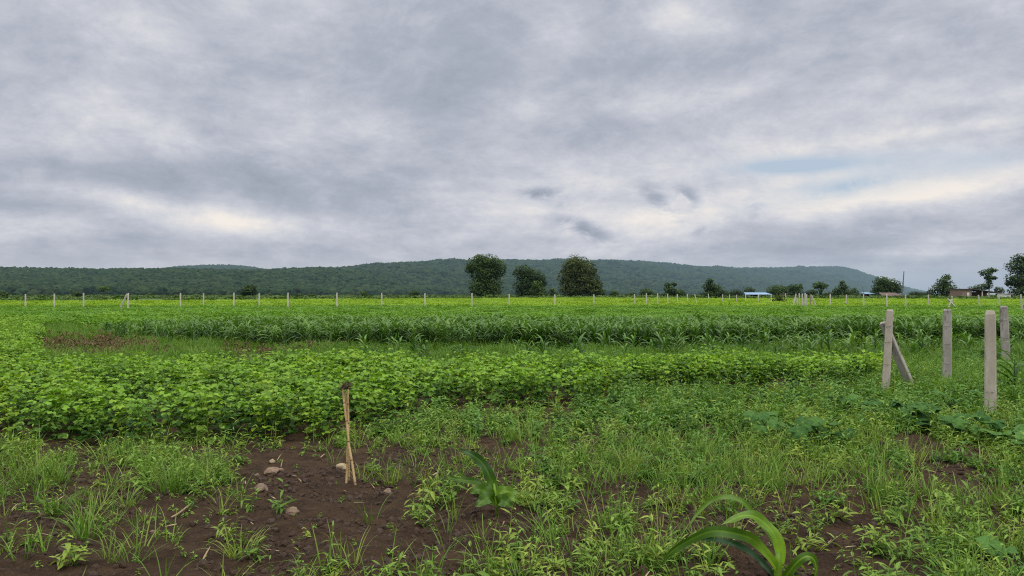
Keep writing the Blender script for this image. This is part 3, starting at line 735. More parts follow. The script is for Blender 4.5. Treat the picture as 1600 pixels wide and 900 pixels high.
def near_post(pt, pb, wt, wb, mat, label, seed, rings=(), cut=.03):
    d = dist_of(pb[1]); base = on_soil(*pb); base.y = d
    t = thing('fence_post', base, label, 'fence post', 'near fence posts on the right')
    s_ = d / F; dz = gz(d)
    top = Vector((wx(pt[0], d) - base.x, 0, wz(pt[1], d) - base.z))
    b = post_mesh(top, (0, 0, -.06), wt * s_ * .96, wb * s_ * .96, mat, cut, seed, .9, -math.atan2(base.x, base.y) * .95); o = b.build('shaft', M[mat], t, smooth_=False)
    for f in rings:
        c = top * f; w = (wb + (wt - wb) * f) * s_ / 2 * 1.06; rb = MB()
        loop = [c + Vector((w * math.cos(a) * (1 if abs(math.cos(a)) < .7 else 1) * 1.15, w * .95 * math.sin(a) * 1.15, .006 * math.sin(a * 3 + f * 9))) for a in [q * math.pi / 8 + .01 for q in range(17)]]
        loop = [Vector((max(-w, min(w, v.x - c.x)) + c.x, max(-w * .95, min(w * .95, v.y)), v.z)) for v in loop]
        rb.tube(loop, .0026, 5); rb.build('tie_wire', M['wire'], t)
    return t
near_post((1390.5, 483.5), (1382, 617), 10.5, 12, 'concrete', 'pale leaning post with a slanting brace propped behind it', 3.3, (.36, .62, .8))
near_post((1480, 483), (1479, 604), 12.5, 13, 'concrete_grey', 'grey stained upright post standing between the braced post and the nearest post', 8.1, (.3, .55, .78))
near_post((1547, 485.5), (1546.5, 656), 15.2, 17, 'concrete', 'nearest and tallest pale upright post with a chipped pointed top', 14.7, (.25,), cut=.05)
near_post((1568, 478), (1571.5, 569), 11.6, 12.4, 'concrete_grey', 'rearmost grey post with dark stained top just right of the nearest post', 21.2, (.45, .75))
# the brace
dA = dist_of(617); dB = dA + .25; bb = on_soil(1428, 613); bb = Vector((wx(1428, dB), dB, bb.z))
t = thing('post_brace', bb, 'grey brown slanting brace propped against the leaning pale post', 'brace')
top = P3(1379.5, 503.5, dA + .22) - bb
post_mesh(top, (0, 0, -.05), 11 * dA / F, 12 * dA / F, 'concrete_grey', .01, 40.0, .8, -.75).build('shaft', M['concrete_grey'], t)

# ------------------------------------------------------------------ far fence posts
def far_post(pt, pb, label, group, w=2.15, d=None, mat='concrete_far'):
    vis = pb[1] - pt[1]
    if d is None: d = 1.08 * F / max(vis, 8)
    d = min(d, 118.0)
    base = Vector((wx(pb[0], d), d, gz(d)))
    top = Vector((wx(pt[0], d) - base.x, 0, max(wz(pt[1], d) - base.z, 1.0)))
    b = post_mesh(top, (0, 0, -.1), w * .92 * 62 / F, w * 62 / F, mat, .02, pb[0], .9, -math.atan2(base.x, base.y))
    o = b.build('fence_post', M[mat], None, base); tag(o, label, 'fence post', group)
    return o
ORD = ['first', 'second', 'third', 'fourth', 'fifth', 'sixth', 'seventh', 'eighth', 'ninth', 'tenth', 'eleventh', 'twelfth', 'thirteenth', 'fourteenth', 'fifteenth', 'sixteenth', 'seventeenth', 'eighteenth', 'nineteenth', 'twentieth', 'twenty-first', 'twenty-second', 'twenty-third', 'twenty-fourth', 'twenty-fifth', 'twenty-sixth']
G1 = 'posts of the far fence line'
left = [(39.8, 459.7, 480.5), (85, 459, 480), (130.6, 458, 479.5), (200.5, 458, 479.5), (282, 458, 478.5), (318, 458.5, 478.5), (365.5, 457.5, 478.3), (405, 458.5, 478.3), (450, 457.5, 478.3), (526.5, 457.5, 478), (596.5, 458, 478), (664, 458.3, 478), (737.5, 458, 478), (795.6, 459.5, 478), (867, 460, 478), (928, 460, 478)]
for k, (px, t0, b0) in enumerate(left):
    far_post((px, t0), (px + (0 if k != 3 else -.7), b0), '%s thin pale post of the far fence counted from the left edge' % ORD[k] if k != 3 else 'pale far fence post with a slanting prop on its left side', G1)
o = far_post((198.5, 459.5), (184.5, 481), 'slanting pale prop leaning on a far fence post at left', 'props of the far fence', w=2.6)
mid = [(991.3, 459.5, 992.5, 477), (1010, 458.5, 1010, 477), (1027.5, 458.5, 1027.3, 477), (1043.2, 459.3, 1043.5, 475.5), (1058.2, 459.7, 1058.6, 475), (1074, 459.5, 1074.7, 473.5), (1106.8, 459, 1107.2, 471), (1129, 460, 1129, 473.5), (1140, 460, 1140, 472.5), (1151, 460.7, 1151, 474.5), (1164.8, 460.5, 1164.8, 474), (1185, 460, 1185, 474), (1205, 460, 1205, 474), (1227.3, 458.3, 1227.8, 472)]
for k, (a, t0, c, b0) in enumerate(mid):
    far_post((a, t0), (c, b0), '%s upright pale post of the closely spaced far fence right of the three big trees' % ORD[k], G1)
far_post((1085.5, 460), (1089.8, 475), 'tilted pale post leaning left in the closely spaced far fence', G1)
clus = [(1243.8, 459, 1237.5, 474, 'left slanting prop of the post cluster'), (1245, 465, 1246.6, 474.5, 'short tilted post just right of the left prop in the cluster'), (1248.8, 458.5, 1249.2, 475, 'leftmost upright post of the post cluster'), (1253.4, 459, 1254, 476, 'second upright post of the post cluster from the left'), (1258, 458, 1257.7, 477.5, 'slim third upright post of the post cluster'), (1260.3, 460, 1260.6, 477.8, 'thick fourth upright post of the post cluster'), (1267.5, 461, 1277.8, 478.7, 'right slanting prop of the post cluster')]
for a, t0, c, b0, lb in clus: far_post((a, t0), (c, b0), lb + ' on the far fence', 'post cluster on the far fence', d=66)
far_post((1267.2, 460), (1264.6, 478), 'dark brown stake in the post cluster on the far fence', 'post cluster on the far fence', w=2.0, d=66, mat='old_wood')
right = [(1297.2, 459.7, 1297.4, 478), (1322.6, 460.5, 1322.8, 478.6), (1349.2, 460, 1349.4, 479.6), (1385.6, 459, 1385.7, 479.5), (1414.7, 461, 1415.6, 481), (1450.5, 460.5, 1450.8, 479), (1528.8, 461, 1531.5, 481.5), (1561, 460, 1562, 480), (1595, 460, 1597.5, 484)]
for k, (a, t0, c, b0) in enumerate(right): far_post((a, t0), (c, b0), '%s far fence post to the right of the post cluster' % ORD[k], G1)
o = far_post((1487.2, 462.3), (1489.5, 479), 'far fence post with crossed props between the nearest posts', G1, w=2.4)
far_post((1480.2, 467), (1500, 481.5), 'long crossed prop slanting down to the right on a far fence post', 'props of the far fence', w=2.4, d=61)
far_post((1486.8, 472), (1479, 482), 'short crossed prop slanting down to the left on a far fence post', 'props of the far fence', w=2.2, d=60.5)

# ------------------------------------------------------------------ trees
def tree(px, py_b, d, lobes, label, mat='tree_a', name='tree', cat='tree', leaf=.42, trunk=None, group='trees and bushes beyond the fields', dens=1.0, limbs=4):
    """lobes in photo pixels around the trunk foot: (dx, height, half width, half height)"""
    s_ = d / F; base = Vector((wx(px, d), d, gz(d) - .05))
    t = thing(name, base, label, cat, group)
    b = MB(); u = random.uniform; leaf = leaf * max(1.0, d / 230)
    zmax = max(h + rz_ for _, h, _, rz_ in lobes) * s_; zmin = min(h - rz_ for _, h, _, rz_ in lobes) * s_
    sd = Vector((px * .7, 3.1, 0))
    for dx, h, rx, rz_ in lobes:
        c = Vector((dx * s_, u(-.3, .3) * rx * s_, h * s_)); rx_ = rx * s_; rzm = rz_ * s_
        n = int(dens * 30 * (rx_ * rzm + .5 * rx_ * rx_) / leaf ** 2 * .55) + 40
        for q in range(n):
            w = Vector((random.gauss(0, 1), random.gauss(0, 1), random.gauss(0, 1))).normalized()
            f = 1 + .34 * mnoise.noise(w * 2.4 + sd + c) + .22 * mnoise.noise(w * 5.5 + sd)
            inner = random.random() < .35
            r = f * (u(.35, .8) if inner else u(.82, 1.06))
            p = c + Vector((w.x * rx_ * r, w.y * rx_ * r, w.z * rzm * r))
            if p.z < .15: p.z = u(.1, .5)
            nm = (w + Vector((u(-.8, .8), u(-.8, .8), u(-.3, 1.0)))).normalized()
            clump = mnoise.noise(p * (.55 / max(.5, leaf * 2)) + sd) + .5 * mnoise.noise(p * (1.3 / max(.5, leaf * 2)) + sd)
            sh = .30 + .34 * w.z + .55 * clump + u(-.10, .10) + .12 * (p.z - zmin) / (zmax - zmin) - (.25 if inner else 0)  # lighter tops and darker inside: light and shade put into leaf colour
            a = nm.orthogonal().normalized(); e = nm.cross(a); L = leaf * u(.55, 1.15); ang = u(0, 6.28)
            a, e = a * math.cos(ang) + e * math.sin(ang), e * math.cos(ang) - a * math.sin(ang)
            sh = max(0.0, min(1, sh))
            i0 = b.vert(p - a * L * .6, sh); i1 = b.vert(p + e * L * .42 + nm * L * .1, sh); i2 = b.vert(p + a * L * .6, sh); i3 = b.vert(p - e * L * .42 + nm * L * .1, sh)
            b.face(i0, i1, i2, i3)
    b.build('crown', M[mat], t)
    tb = MB(); tw = (trunk or (2.2, 0))[0] * s_ ; th = zmin + .45 * (zmax - zmin)
    tb.tube([(0, 0, -.2), (.02 * th, 0, th * .4), (-.01 * th, 0, th)], [tw * .62, tw * .45, tw * .25], 8)
    for q in range(limbs):
        dx, h, rx, rz_ = lobes[q % len(lobes)]; tgt = Vector((dx * s_ + u(-.4, .4) * rx * s_, u(-.5, .5) * rx * s_, h * s_ + .2 * rz_ * s_)); s0 = Vector((0, 0, th * u(.5, .9)))
        tb.tube([s0, s0.lerp(tgt, .5) + Vector((0, 0, -.05 * th)), tgt], [tw * .28, tw * .18, tw * .07], 6)
    tb.build('trunk', M['bark'], t)
    return t
tree(758, 465, 205, [(-14, 52, 15, 12), (6, 57, 17, 11), (-8, 61, 12, 8), (20, 46, 13, 14), (-1, 40, 22, 18), (-8, 18, 18, 16), (11, 18, 17, 17), (1, 7, 21, 9), (-24, 46, 8, 7)], 'tallest dark round tree, leftmost of the three big trees', 'tree_a', trunk=(5, 0), dens=1.25)
tree(826, 465, 212, [(-8, 40, 16, 12), (8, 32, 18, 13), (-6, 20, 17, 16), (12, 16, 15, 14), (18, 26, 11, 11), (0, 8, 20, 8)], 'lower dark green tree in the middle of the three big trees', 'tree_a', trunk=(4, 0), dens=1.2)
tree(842, 468, 185, [(0, 12, 13, 10), (-4, 22, 9, 7), (5, 6, 12, 6)], 'rounded leafy bush standing in front of the middle big tree', 'tree_b', 'bush', 'bush', leaf=.36)
tree(864, 464, 225, [(0, 6, 8, 6), (-2, 12, 4, 3)], 'small grey green bush between the middle and right big trees', 'tree_b', 'bush', 'bush')
tree(904, 464, 205, [(-2, 54, 19, 13), (-10, 46, 17, 15), (12, 44, 17, 15), (-14, 30, 18, 17), (12, 28, 21, 17), (-10, 13, 20, 12), (16, 14, 20, 13), (26, 20, 12, 11)], 'broad brownish tree, rightmost of the three big trees', 'tree_c', trunk=(5, 0), dens=1.2)
tree(390, 465, 215, [(0, 11, 12, 9), (3, 15, 8, 6), (-6, 8, 8, 7)], 'solitary round dark bush tree before the left hill', 'tree_a', dens=1.3)
tree(163, 466, 260, [(-1, 15, 8, 2.6), (4, 13, 5, 2), (-3, 11, 3, 2)], 'thin pale flat topped tree before the hill at far left', 'tree_b', trunk=(1.2, 0))
small = [(4, 467, 190, 12, 10, 'dark bush on the left edge of the photo'), (62, 467, 220, 5, 4, 'tiny bush between the first two far posts'), (54, 467.5, 220, 4, 3, 'tiny dark bush left of the second far post'), (77, 467, 220, 4, 4, 'tiny bush just left of the second far post'), (121, 468, 170, 9, 11, 'dark bush behind the third far post'), (170, 467.5, 190, 6, 3, 'low bush under the flat topped pale tree'), (235, 464, 320, 6, 5, 'small bush right of the propped far post'), (421, 466, 225, 7, 6, 'small bush right of the solitary round bush tree'), (487, 466.5, 215, 8, 6, 'low dark bush left of the tenth far post'), (467, 466, 225, 6, 6, 'low scrubby bush further left of the tenth far post'), (440, 465, 260, 5, 5, 'faint low bush behind the ninth far post'), (545, 464, 280, 6, 4, 'tiny bush just right of the tenth far post'), (568, 464, 230, 8, 9, 'small round bush between two far posts left of center'), (647, 464.5, 215, 9, 11, 'round dark bush left of the tallest big tree'), (612, 464, 250, 10, 4, 'low hedge like bush between the round bushes'), (727, 464.5, 215, 6, 6, 'small dark bush touching the tallest big tree on its left'), (778, 465.5, 200, 7, 6, 'low bush at the right foot of the tallest big tree'),
         (938, 465, 215, 9, 13, 'pale bush at the right foot of the brownish tree'), (960, 464, 220, 8, 10, 'rounded bush right of the brownish tree'), (978, 464, 220, 8, 6, 'low scrub left of the leaning thin pole'), (988, 463.5, 230, 7, 8, 'low scrub right below the leaning thin pole'), (1010, 465, 210, 12, 13, 'wide dark bush right of the leaning thin pole'), (1024, 464, 215, 9, 7, 'low bush right of the wide dark bush'), (1064, 465, 215, 9, 9, 'low bush right of the tufted tree'), (1083, 465, 220, 9, 5, 'low scrub behind the tilted far post'), (1150, 465, 235, 12, 11, 'dark bush left of the blue roofed shed'), (1135, 465, 240, 8, 9, 'small dark bush right of the leafy bushy tree')]
for px, pb, d, hw, hh, lb in small:
    hh *= 1.2; lo = [(0, hh * .5, hw * .8, hh * .5), (-hw * .4, hh * .4, hw * .5, hh * .4), (hw * .4, hh * .45, hw * .5, hh * .42)]
    tree(px, pb, d, lo, lb, random.choice(['tree_a', 'tree_b', 'tree_a', 'tree_far']), 'bush', 'bush', leaf=.36, limbs=2, trunk=(1.4, 0))
tree(1049, 466, 205, [(-6, 21, 5, 4), (4, 22, 4, 3), (-3, 14, 9, 6), (8, 9, 12, 6), (-4, 5, 12, 6)], 'ragged tree with tufted twin tops right of the brownish tree', 'tree_b', limbs=5)
tree(1113, 466, 200, [(-4, 27, 5, 5), (-6, 19, 9, 8), (4, 16, 12, 8), (0, 7, 16, 7), (10, 10, 9, 7)], 'bushy dark tree with a pointed left top before the right hill', 'tree_a')
tree(1170, 464, 330, [(0, 10, 9, 6), (2, 6, 8, 5)], 'hazy brownish tree behind the blue roofed shed', 'tree_far')
tree(1214, 465, 245, [(-2, 12, 15, 8), (8, 10, 14, 8), (0, 5, 18, 6)], 'broad dark tree right behind the blue roofed shed', 'tree_a')
tree(1243, 466, 225, [(-2, 16, 11, 6), (0, 9, 11, 8), (8, 19, 3, 4)], 'yellowish green tree behind the post cluster', 'tree_b')
tree(1217.5, 475, 92, [(0, 8, 9, 9), (-5, 5, 6, 6), (5, 5, 6, 5)], 'dark brown scrubby bush growing in the far fence', 'tree_c', 'bush', 'bush', leaf=.26, limbs=2)
tree(1268, 465, 240, [(0, 6, 10, 6), (4, 9, 6, 4)], 'grey green bush right of the post cluster', 'tree_far', 'bush', 'bush')
tree(1282, 465, 215, [(-2, 21, 9, 5), (5, 19, 7, 4), (-6, 18, 5, 3), (0, 10, 3, 8)], 'mushroom shaped tree on a thick leafy trunk', 'tree_b', trunk=(4.5, 0))
tree(1301, 465, 245, [(-6, 5, 8, 5), (6, 6, 8, 5)], 'low bush left of the cone shaped tree', 'tree_far', 'bush', 'bush')
tree(1316, 465, 225, [(0, 24, 4, 4), (0, 17, 7, 6), (-7, 11, 8, 7), (5, 9, 11, 8), (0, 5, 13, 5)], 'cone shaped dark tree with stepped crown before the hill end', 'tree_a')
tree(1335, 465, 235, [(0, 9, 6, 7), (1, 5, 6, 4)], 'small oval tree touching the cone shaped tree', 'tree_a')
tree(1387, 465, 215, [(-8, 26, 12, 8), (4, 22, 15, 9), (-14, 16, 9, 7), (14, 15, 11, 8), (0, 12, 16, 8)], 'spreading dome shaped tree left of the tall bare pole', 'tree_a', trunk=(3, 0))
tree(1366, 465, 240, [(0, 8, 6, 6)], 'pale green small tree beside the spreading dome tree', 'tree_b')
tree(1434, 464, 300, [(-6, 5, 8, 4), (4, 4, 9, 4)], 'hazy low trees right of the tall bare pole', 'tree_far', 'bush', 'bush')
tree(1452, 464, 280, [(0, 6, 6, 4)], 'small hazy bush behind the thin pole', 'tree_far', 'bush', 'bush')
tree(1473, 465, 190, [(5, 33, 6, 5), (1, 25, 11, 9), (-9, 13, 10, 9), (6, 15, 13, 12), (14, 10, 6, 8), (4, 5, 12, 5)], 'upright leafy tree left of the brick house', 'tree_a')
tree(1526, 464, 210, [(-4, 15, 9, 4), (6, 17, 9, 5)], 'thin airy tree behind the brick house', 'tree_far', dens=.6)
tree(1545, 464, 200, [(-5, 40, 9, 5), (4, 44, 8, 4), (-1, 33, 6, 4), (6, 32, 6, 2.5), (1, 26, 5, 4), (-3, 19, 9, 5)], 'slender tree with tufted crown rising over the brick house', 'tree_b', trunk=(1.8, 0), limbs=6)
tree(1562, 464, 210, [(0, 12, 8, 6)], 'small dark tree at the right end of the brick house', 'tree_a')
tree(1596, 466, 185, [(0, 62, 12, 9), (-8, 50, 14, 10), (10, 48, 16, 12), (-14, 30, 12, 11), (8, 28, 20, 14), (0, 12, 20, 10), (-20, 24, 5, 4), (24, 36, 14, 16)], 'tall dark tree cut off by the right edge of the photo', 'tree_a', trunk=(5, 0), dens=1.1)
tree(1408, 471, 130, [(0, 3, 4, 3)], 'little brown shrub at the foot of the tall bare pole', 'tree_c', 'bush', 'bush', leaf=.25, limbs=1)

# ------------------------------------------------------------------ buildings and poles
def bx(px0, px1, t0, b0, d, dep, mat, name, parent, base, dy=0.0):
    b = MB(); b.box(wx(px0, d) - base.x, wx(px1, d) - base.x, dy, dy + dep, (wz(b0, d) if b0 is not None else base.z - .1) - base.z, wz(t0, d) - base.z)
    return b.build(name, M[mat], parent)
D = 175.0; base = Vector((wx(1503, D), D, gz(D)))
h = thing('brick_house', base, 'small brown brick house with a flat roof and open lean-to at right', 'house')
w_ = bx(1503.5, 1518.5, 452.2, None, D, 5, 'brick', 'wall', h, base)
bx(1502, 1520, 451.2, 452.1, D, 5.6, 'roof_dark', 'roof', h, base, -.3)
bx(1511, 1514.5, 457, 463, D, .02, 'white', 'plaster_patch', w_, base, -.022)
bx(1518.7, 1560, 456, None, D, .3, 'brick', 'rear_wall', h, base, 4.2)
bx(1526, 1536, 457, 464.5, D, .05, 'dark', 'doorway', h, base, 4.12)
b = MB(); zz = [wz(p_, D) - base.z for p_ in (452.6, 452.0, 457.8, 457.2)]; xs = [wx(q_, D) - base.x for q_ in (1520.2, 1561)]
c = [b.vert(v) for v in ((xs[0], -1.0, zz[0]), (xs[1], -1.0, zz[2]), (xs[1], 4.6, zz[2]), (xs[0], 4.6, zz[0]), (xs[0], -1.0, zz[1]), (xs[1], -1.0, zz[3]), (xs[1], 4.6, zz[3]), (xs[0], 4.6, zz[1]))]
for q in ((0, 3, 2, 1), (4, 5, 6, 7), (0, 1, 5, 4), (1, 2, 6, 5), (2, 3, 7, 6), (3, 0, 4, 7)): b.face(*[c[i_] for i_ in q])
b.build('lean_to_roof', M['roof_dark'], h)
for q, tq in ((1531, 454.2), (1541, 455.6), (1557.5, 457.6)): bx(q, q + 1.4, tq + .4, None, D, .2, 'concrete_far', 'porch_post', h, base, -.8)
D = 150.0; base = Vector((wx(1569, D), D, gz(D)))
h = thing('white_hut', base, 'little whitewashed hut with a dark doorway near the right edge', 'hut')
w_ = bx(1569.5, 1583, 459.2, None, D, 2.2, 'white', 'wall', h, base)
bx(1579.5, 1582.5, 460.5, 466, D, .03, 'dark', 'doorway', w_, base, -.033)
bx(1568.8, 1583.6, 458.6, 459.1, D, 2.6, 'concrete_far', 'roof', h, base, -.2)
b = MB(); b.box(0, 9, 0, .25, -.1, .42)
o = b.build('low_wall', M['white'], None, (wx(1584.5, D), D + .6, gz(D))); tag(o, 'low white wall running from the hut to the right edge', 'wall')
def shed(px0, px1, t0, t1, D, label, post_n, mat='blue', back='dark'):
    base = Vector((wx(px0, D), D, gz(D))); h = thing('open_shed', base, label, 'shed')
    x0, x1 = 0, wx(px1, D) - base.x; z0, z1 = wz(t0, D) - base.z, wz(t1, D) - base.z
    b = MB(); ins = (x1 - x0) * .10
    v = [(x0, -.5, z1), (x1, -.5, z1), (x1 - ins, 3, z0), (x0 + ins, 3, z0)]
    c = [b.vert(q) for q in v] + [b.vert((q[0], q[1], q[2] + .06)) for q in v]
    for q in ((0, 3, 2, 1), (4, 5, 6, 7), (0, 1, 5, 4), (1, 2, 6, 5), (2, 3, 7, 6), (3, 0, 4, 7)): b.face(*[c[i_] for i_ in q])
    b.build('roof', M[mat], h)
    b = MB(); b.box(x0 + ins, x1 - ins, 2.6, 2.8, -.1, z1 - .05); b.build('back_wall', M[back], h)
    for k in range(post_n):
        xx = x0 + .2 + (x1 - x0 - .5) * k / (post_n - 1); b = MB(); b.box(xx, xx + .14, -.3, -.16, -.1, z1 - .01); b.build('shed_post', M['pole'], h)
shed(1164, 1206, 457.2, 460.4, 190, 'long open shed with a bright blue sheet roof', 5)
shed(1351, 1366, 456.9, 459.2, 215, 'small blue roofed shed beside the spreading dome tree', 3)
shed(1378, 1410, 457.5, 462.5, 205, 'low shed with a dull red roof under the spreading dome tree', 3, 'roof_red')
D = 230; base = Vector((wx(1226, D), D, gz(D))); h = thing('brick_hut', base, 'low reddish brick hut behind the post cluster', 'hut')
bx(1227, 1247, 459.2, None, D, 3, 'brick', 'wall', h, base); bx(1226, 1248, 458.4, 459.1, D, 3.6, 'roof_dark', 'roof', h, base, -.3)
def pole(pt, pb, d, w, label, name='bare_pole', mat='pole'):
    base = Vector((wx(pb, d), d, gz(d))); top = Vector((wx(pt[0], d) - base.x, 0, wz(pt[1], d) - base.z))
    b = MB(); b.tube([(0, 0, -.2), top * .5 + Vector((w * .2, 0, 0)), top], [w, w * .85, w * .65], 8)
    o = b.build(name, M[mat], None, base); tag(o, label, 'pole')
pole((1412.6, 424), 1409.2, 200, .17, 'tall bare leaning pole rising above the trees at right', mat='pole')
pole((1450.6, 448.5), 1450.9, 190, .06, 'thin short pole left of the upright leafy tree')
pole((1001, 439), 1004.5, 210, .12, 'dark thin leaning pole right of the brownish tree')
pole((1347.5, 447.5), 1350.8, 205, .08, 'thin crooked pole beside the small blue roofed shed')

# ------------------------------------------------------------------ forested hills
cm = []
def crown_mesh(seed):
    bm = bmesh.new(); bmesh.ops.create_icosphere(bm, subdivisions=3, radius=1)
    sd = Vector((seed * 5.3, seed, 0))
    for v in bm.verts:
        n = v.co.normalized(); v.co = n * (1 + .38 * mnoise.noise(n * 2.0 + sd) + .30 * mnoise.noise(n * 4.7 + sd)); v.co.z *= .85
    me = bpy.data.meshes.new('forest_crown'); bm.to_mesh(me)
    a = me.attributes.new('shade', 'FLOAT', 'POINT')
    a.data.foreach_set('value', np.array([max(0, min(1, .26 + .45 * v.co.z + .65 * mnoise.noise(v.co * 3 + sd))) for v in bm.verts], np.float32))  # lighter crown tops, shading painted into the leaf colour
    bm.free(); me.materials.append(M['forest']); return me
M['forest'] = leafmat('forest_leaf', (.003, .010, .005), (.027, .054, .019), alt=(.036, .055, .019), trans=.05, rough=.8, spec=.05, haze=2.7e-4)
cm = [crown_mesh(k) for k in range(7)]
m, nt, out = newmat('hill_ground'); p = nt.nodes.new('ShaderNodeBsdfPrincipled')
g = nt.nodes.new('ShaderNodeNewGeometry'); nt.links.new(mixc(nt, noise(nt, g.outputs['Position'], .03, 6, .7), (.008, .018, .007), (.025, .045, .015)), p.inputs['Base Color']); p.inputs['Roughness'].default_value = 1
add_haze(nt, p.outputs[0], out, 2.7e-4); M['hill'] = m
def ridge(name, ctl, nu, seed, ncrown, foot_h=1.0, rad=(4.2, 8.0), label=''):
    c = np.array(ctl, float); u = np.linspace(c[0, 0], c[-1, 0], nu)
    cy, cdist, fd = [np.interp(u, c[:, 0], c[:, k]) for k in (1, 2, 3)]
    ker = np.ones(9) / 9
    def sm(a): return np.convolve(np.pad(a, 4, 'edge'), ker, 'valid')
    cy, cdist, fd = sm(cy), sm(cdist), sm(fd)
    def surf(U, V):
        cdd = np.interp(U, u, cdist); f = np.interp(U, u, fd); hh = H + (YH - np.interp(U, u, cy)) / F * cdd - 1.1 - 4.5
        d = np.where(V <= 1, f + (cdd - f) * V, cdd + (V - 1) * 1200)
        x = (U - 800) / F * d
        n = fbm(x / 130 + 50, d / 130 + 50, seed, 4) - .5
        prof = np.where(V <= 1, V * V * (3 - 2 * V) * .75 + .25 * V, 1 - .6 * (V - 1) ** 2)
        z = 1.1 + np.maximum(hh, 0) * (prof + n * .55 * np.clip(V * (1 - np.minimum(V, 1)) * 4, 0, 1)) - .6
        return x, d, z
    vs = np.concatenate([np.linspace(0, 1, 34), [1.25, 1.6, 2.0]])
    U, V = np.meshgrid(u, vs); x, d, z = surf(U, V)
    nv = len(vs); i = np.arange(nv - 1)[:, None] * nu; j = np.arange(nu - 1)[None, :]
    q = np.stack([i + j, i + j + 1, i + nu + j + 1, i + nu + j], -1).reshape(-1, 4)
    me = bpy.data.meshes.new(name); me.from_pydata(np.stack([x.ravel(), d.ravel(), z.ravel()], 1).tolist(), [], q.tolist()); me.materials.append(M['hill'])
    me.polygons.foreach_set('use_smooth', np.ones(len(q), bool))
    o = bpy.data.objects.new('hill', me); COL.objects.link(o); o['kind'] = 'structure'
    U = c[0, 0] + RNG.random(ncrown) * (c[-1, 0] - c[0, 0]); V = RNG.random(ncrown) ** .8 * 1.06
    x, d, z = surf(U, V)
    s_ = (rad[0] + (rad[1] - rad[0]) * RNG.random(ncrown) ** 1.6) * (.85 + .0002 * d)
    kk = fbm(x / 60, d / 60, seed + 9, 3); keep = RNG.random(ncrown) < .55 + 1.0 * kk
    keep &= (np.interp(U, u, cy) < 459)
    x, d, z, s_ = x[keep], d[keep], z[keep], s_[keep]
    scatter('hill_forest', cm, x, d, s_, z=z + s_ * .25, tilt=.2, label=label, cat='forest')
ridge('ridge', [(-420, 424, 1000, 640), (0, 422.5, 1000, 640), (100, 423.5, 1010, 650), (200, 424, 1030, 660), (300, 424, 1060, 680), (400, 425.5, 1100, 700), (470, 424.5, 1200, 740), (530, 421, 1350, 800), (600, 415.5, 1550, 880), (690, 411, 1800, 980), (760, 409, 1950, 1060), (860, 410.5, 2100, 1150), (950, 409, 2250, 1250), (1000, 409.5, 2350, 1320), (1040, 414.5, 2450, 1400), (1080, 418.5, 2550, 1480), (1150, 421, 2700, 1620), (1220, 420.5, 2900, 1800), (1290, 419.5, 3050, 1980), (1318, 420, 3100, 2050), (1335, 424, 3120, 2100), (1352, 431, 3150, 2160), (1375, 436, 3200, 2240), (1400, 447, 3260, 2340), (1430, 456, 3320, 2440), (1470, 460.5, 3400, 2600)], 330, 200, 42000, label='dense dark green forest covering the long flat topped hill')
ridge('ridge_far', [(225, 428, 2000, 1500), (250, 423, 2000, 1500), (275, 419, 2000, 1500), (300, 416.5, 2000, 1500), (330, 415.5, 2000, 1500), (360, 415.5, 2000, 1500), (385, 418, 2000, 1500), (410, 421.5, 2000, 1500), (440, 427, 2000, 1500), (470, 432, 2000, 1500)], 60, 230, 4500, label='hazy forest on the rounded knoll behind the left hill', rad=(5, 7))

# ------------------------------------------------------------------ sky: broken grey overcast over a Nishita sky
w = bpy.data.worlds.new('World'); scene.world = w; w.use_nodes = True
nt = w.node_tree; nt.nodes.clear(); out = nt.nodes.new('ShaderNodeOutputWorld'); bg = nt.nodes.new('ShaderNodeBackground')
tc = nt.nodes.new('ShaderNodeTexCoord'); sp = nt.nodes.new('ShaderNodeSeparateXYZ'); nt.links.new(tc.outputs['Generated'], sp.inputs[0])
SX, SY, SZ = sp.outputs
zz = mth(nt, 'ADD', mth(nt, 'MAXIMUM', SZ, 0.0), .20)
cb = nt.nodes.new('ShaderNodeCombineXYZ')
nt.links.new(mth(nt, 'DIVIDE', SX, zz), cb.inputs[0]); nt.links.new(mth(nt, 'DIVIDE', SY, zz), cb.inputs[1])
def cn(scale, sy, rot, det, rough, dist, off):
    mp = nt.nodes.new('ShaderNodeMapping'); mp.inputs['Scale'].default_value = (1, sy, 1); mp.inputs['Rotation'].default_value = (0, 0, rot); mp.inputs['Location'].default_value = off
    nt.links.new(cb.outputs[0], mp.inputs[0]); return noise(nt, mp.outputs[0], scale, det, rough, dist)
n1 = cn(1.0, 1.0, .35, 10, .60, .25, (3.1, 1.7, 0)); n3 = cn(.33, 1.2, .2, 3, .5, .2, (1.3, 7.7, 0))
def dn(scale, sv, rot, det, rough, dist, off):
    mp = nt.nodes.new('ShaderNodeMapping'); mp.inputs['Scale'].default_value = (1, 1, sv); mp.inputs['Rotation'].default_value = (0, rot, 0); mp.inputs['Location'].default_value = off
    nt.links.new(tc.outputs['Generated'], mp.inputs[0]); return noise(nt, mp.outputs[0], scale, det, rough, dist)
n2 = dn(4.2, 1.8, .12, 13, .69, .35, (5.2, 1.4, 2.3))
val = mth(nt, 'ADD', mth(nt, 'MULTIPLY', n1, .56), mth(nt, 'ADD', mth(nt, 'MULTIPLY', n2, .34), mth(nt, 'MULTIPLY', n3, .10)))
n4 = dn(13.0, 1.9, -.25, 12, .70, .3, (1.2, 3.4, 7.3))
val = mth(nt, 'ADD', mth(nt, 'MULTIPLY', mth(nt, 'SUBTRACT', val, .5), 1.35), mth(nt, 'ADD', .515, mth(nt, 'MULTIPLY', mth(nt, 'SUBTRACT', n4, .5), .34)))
def dirp(px, py):
    v = Vector(((px - 800) / F, 1, (YH - py) / F)).normalized(); return v
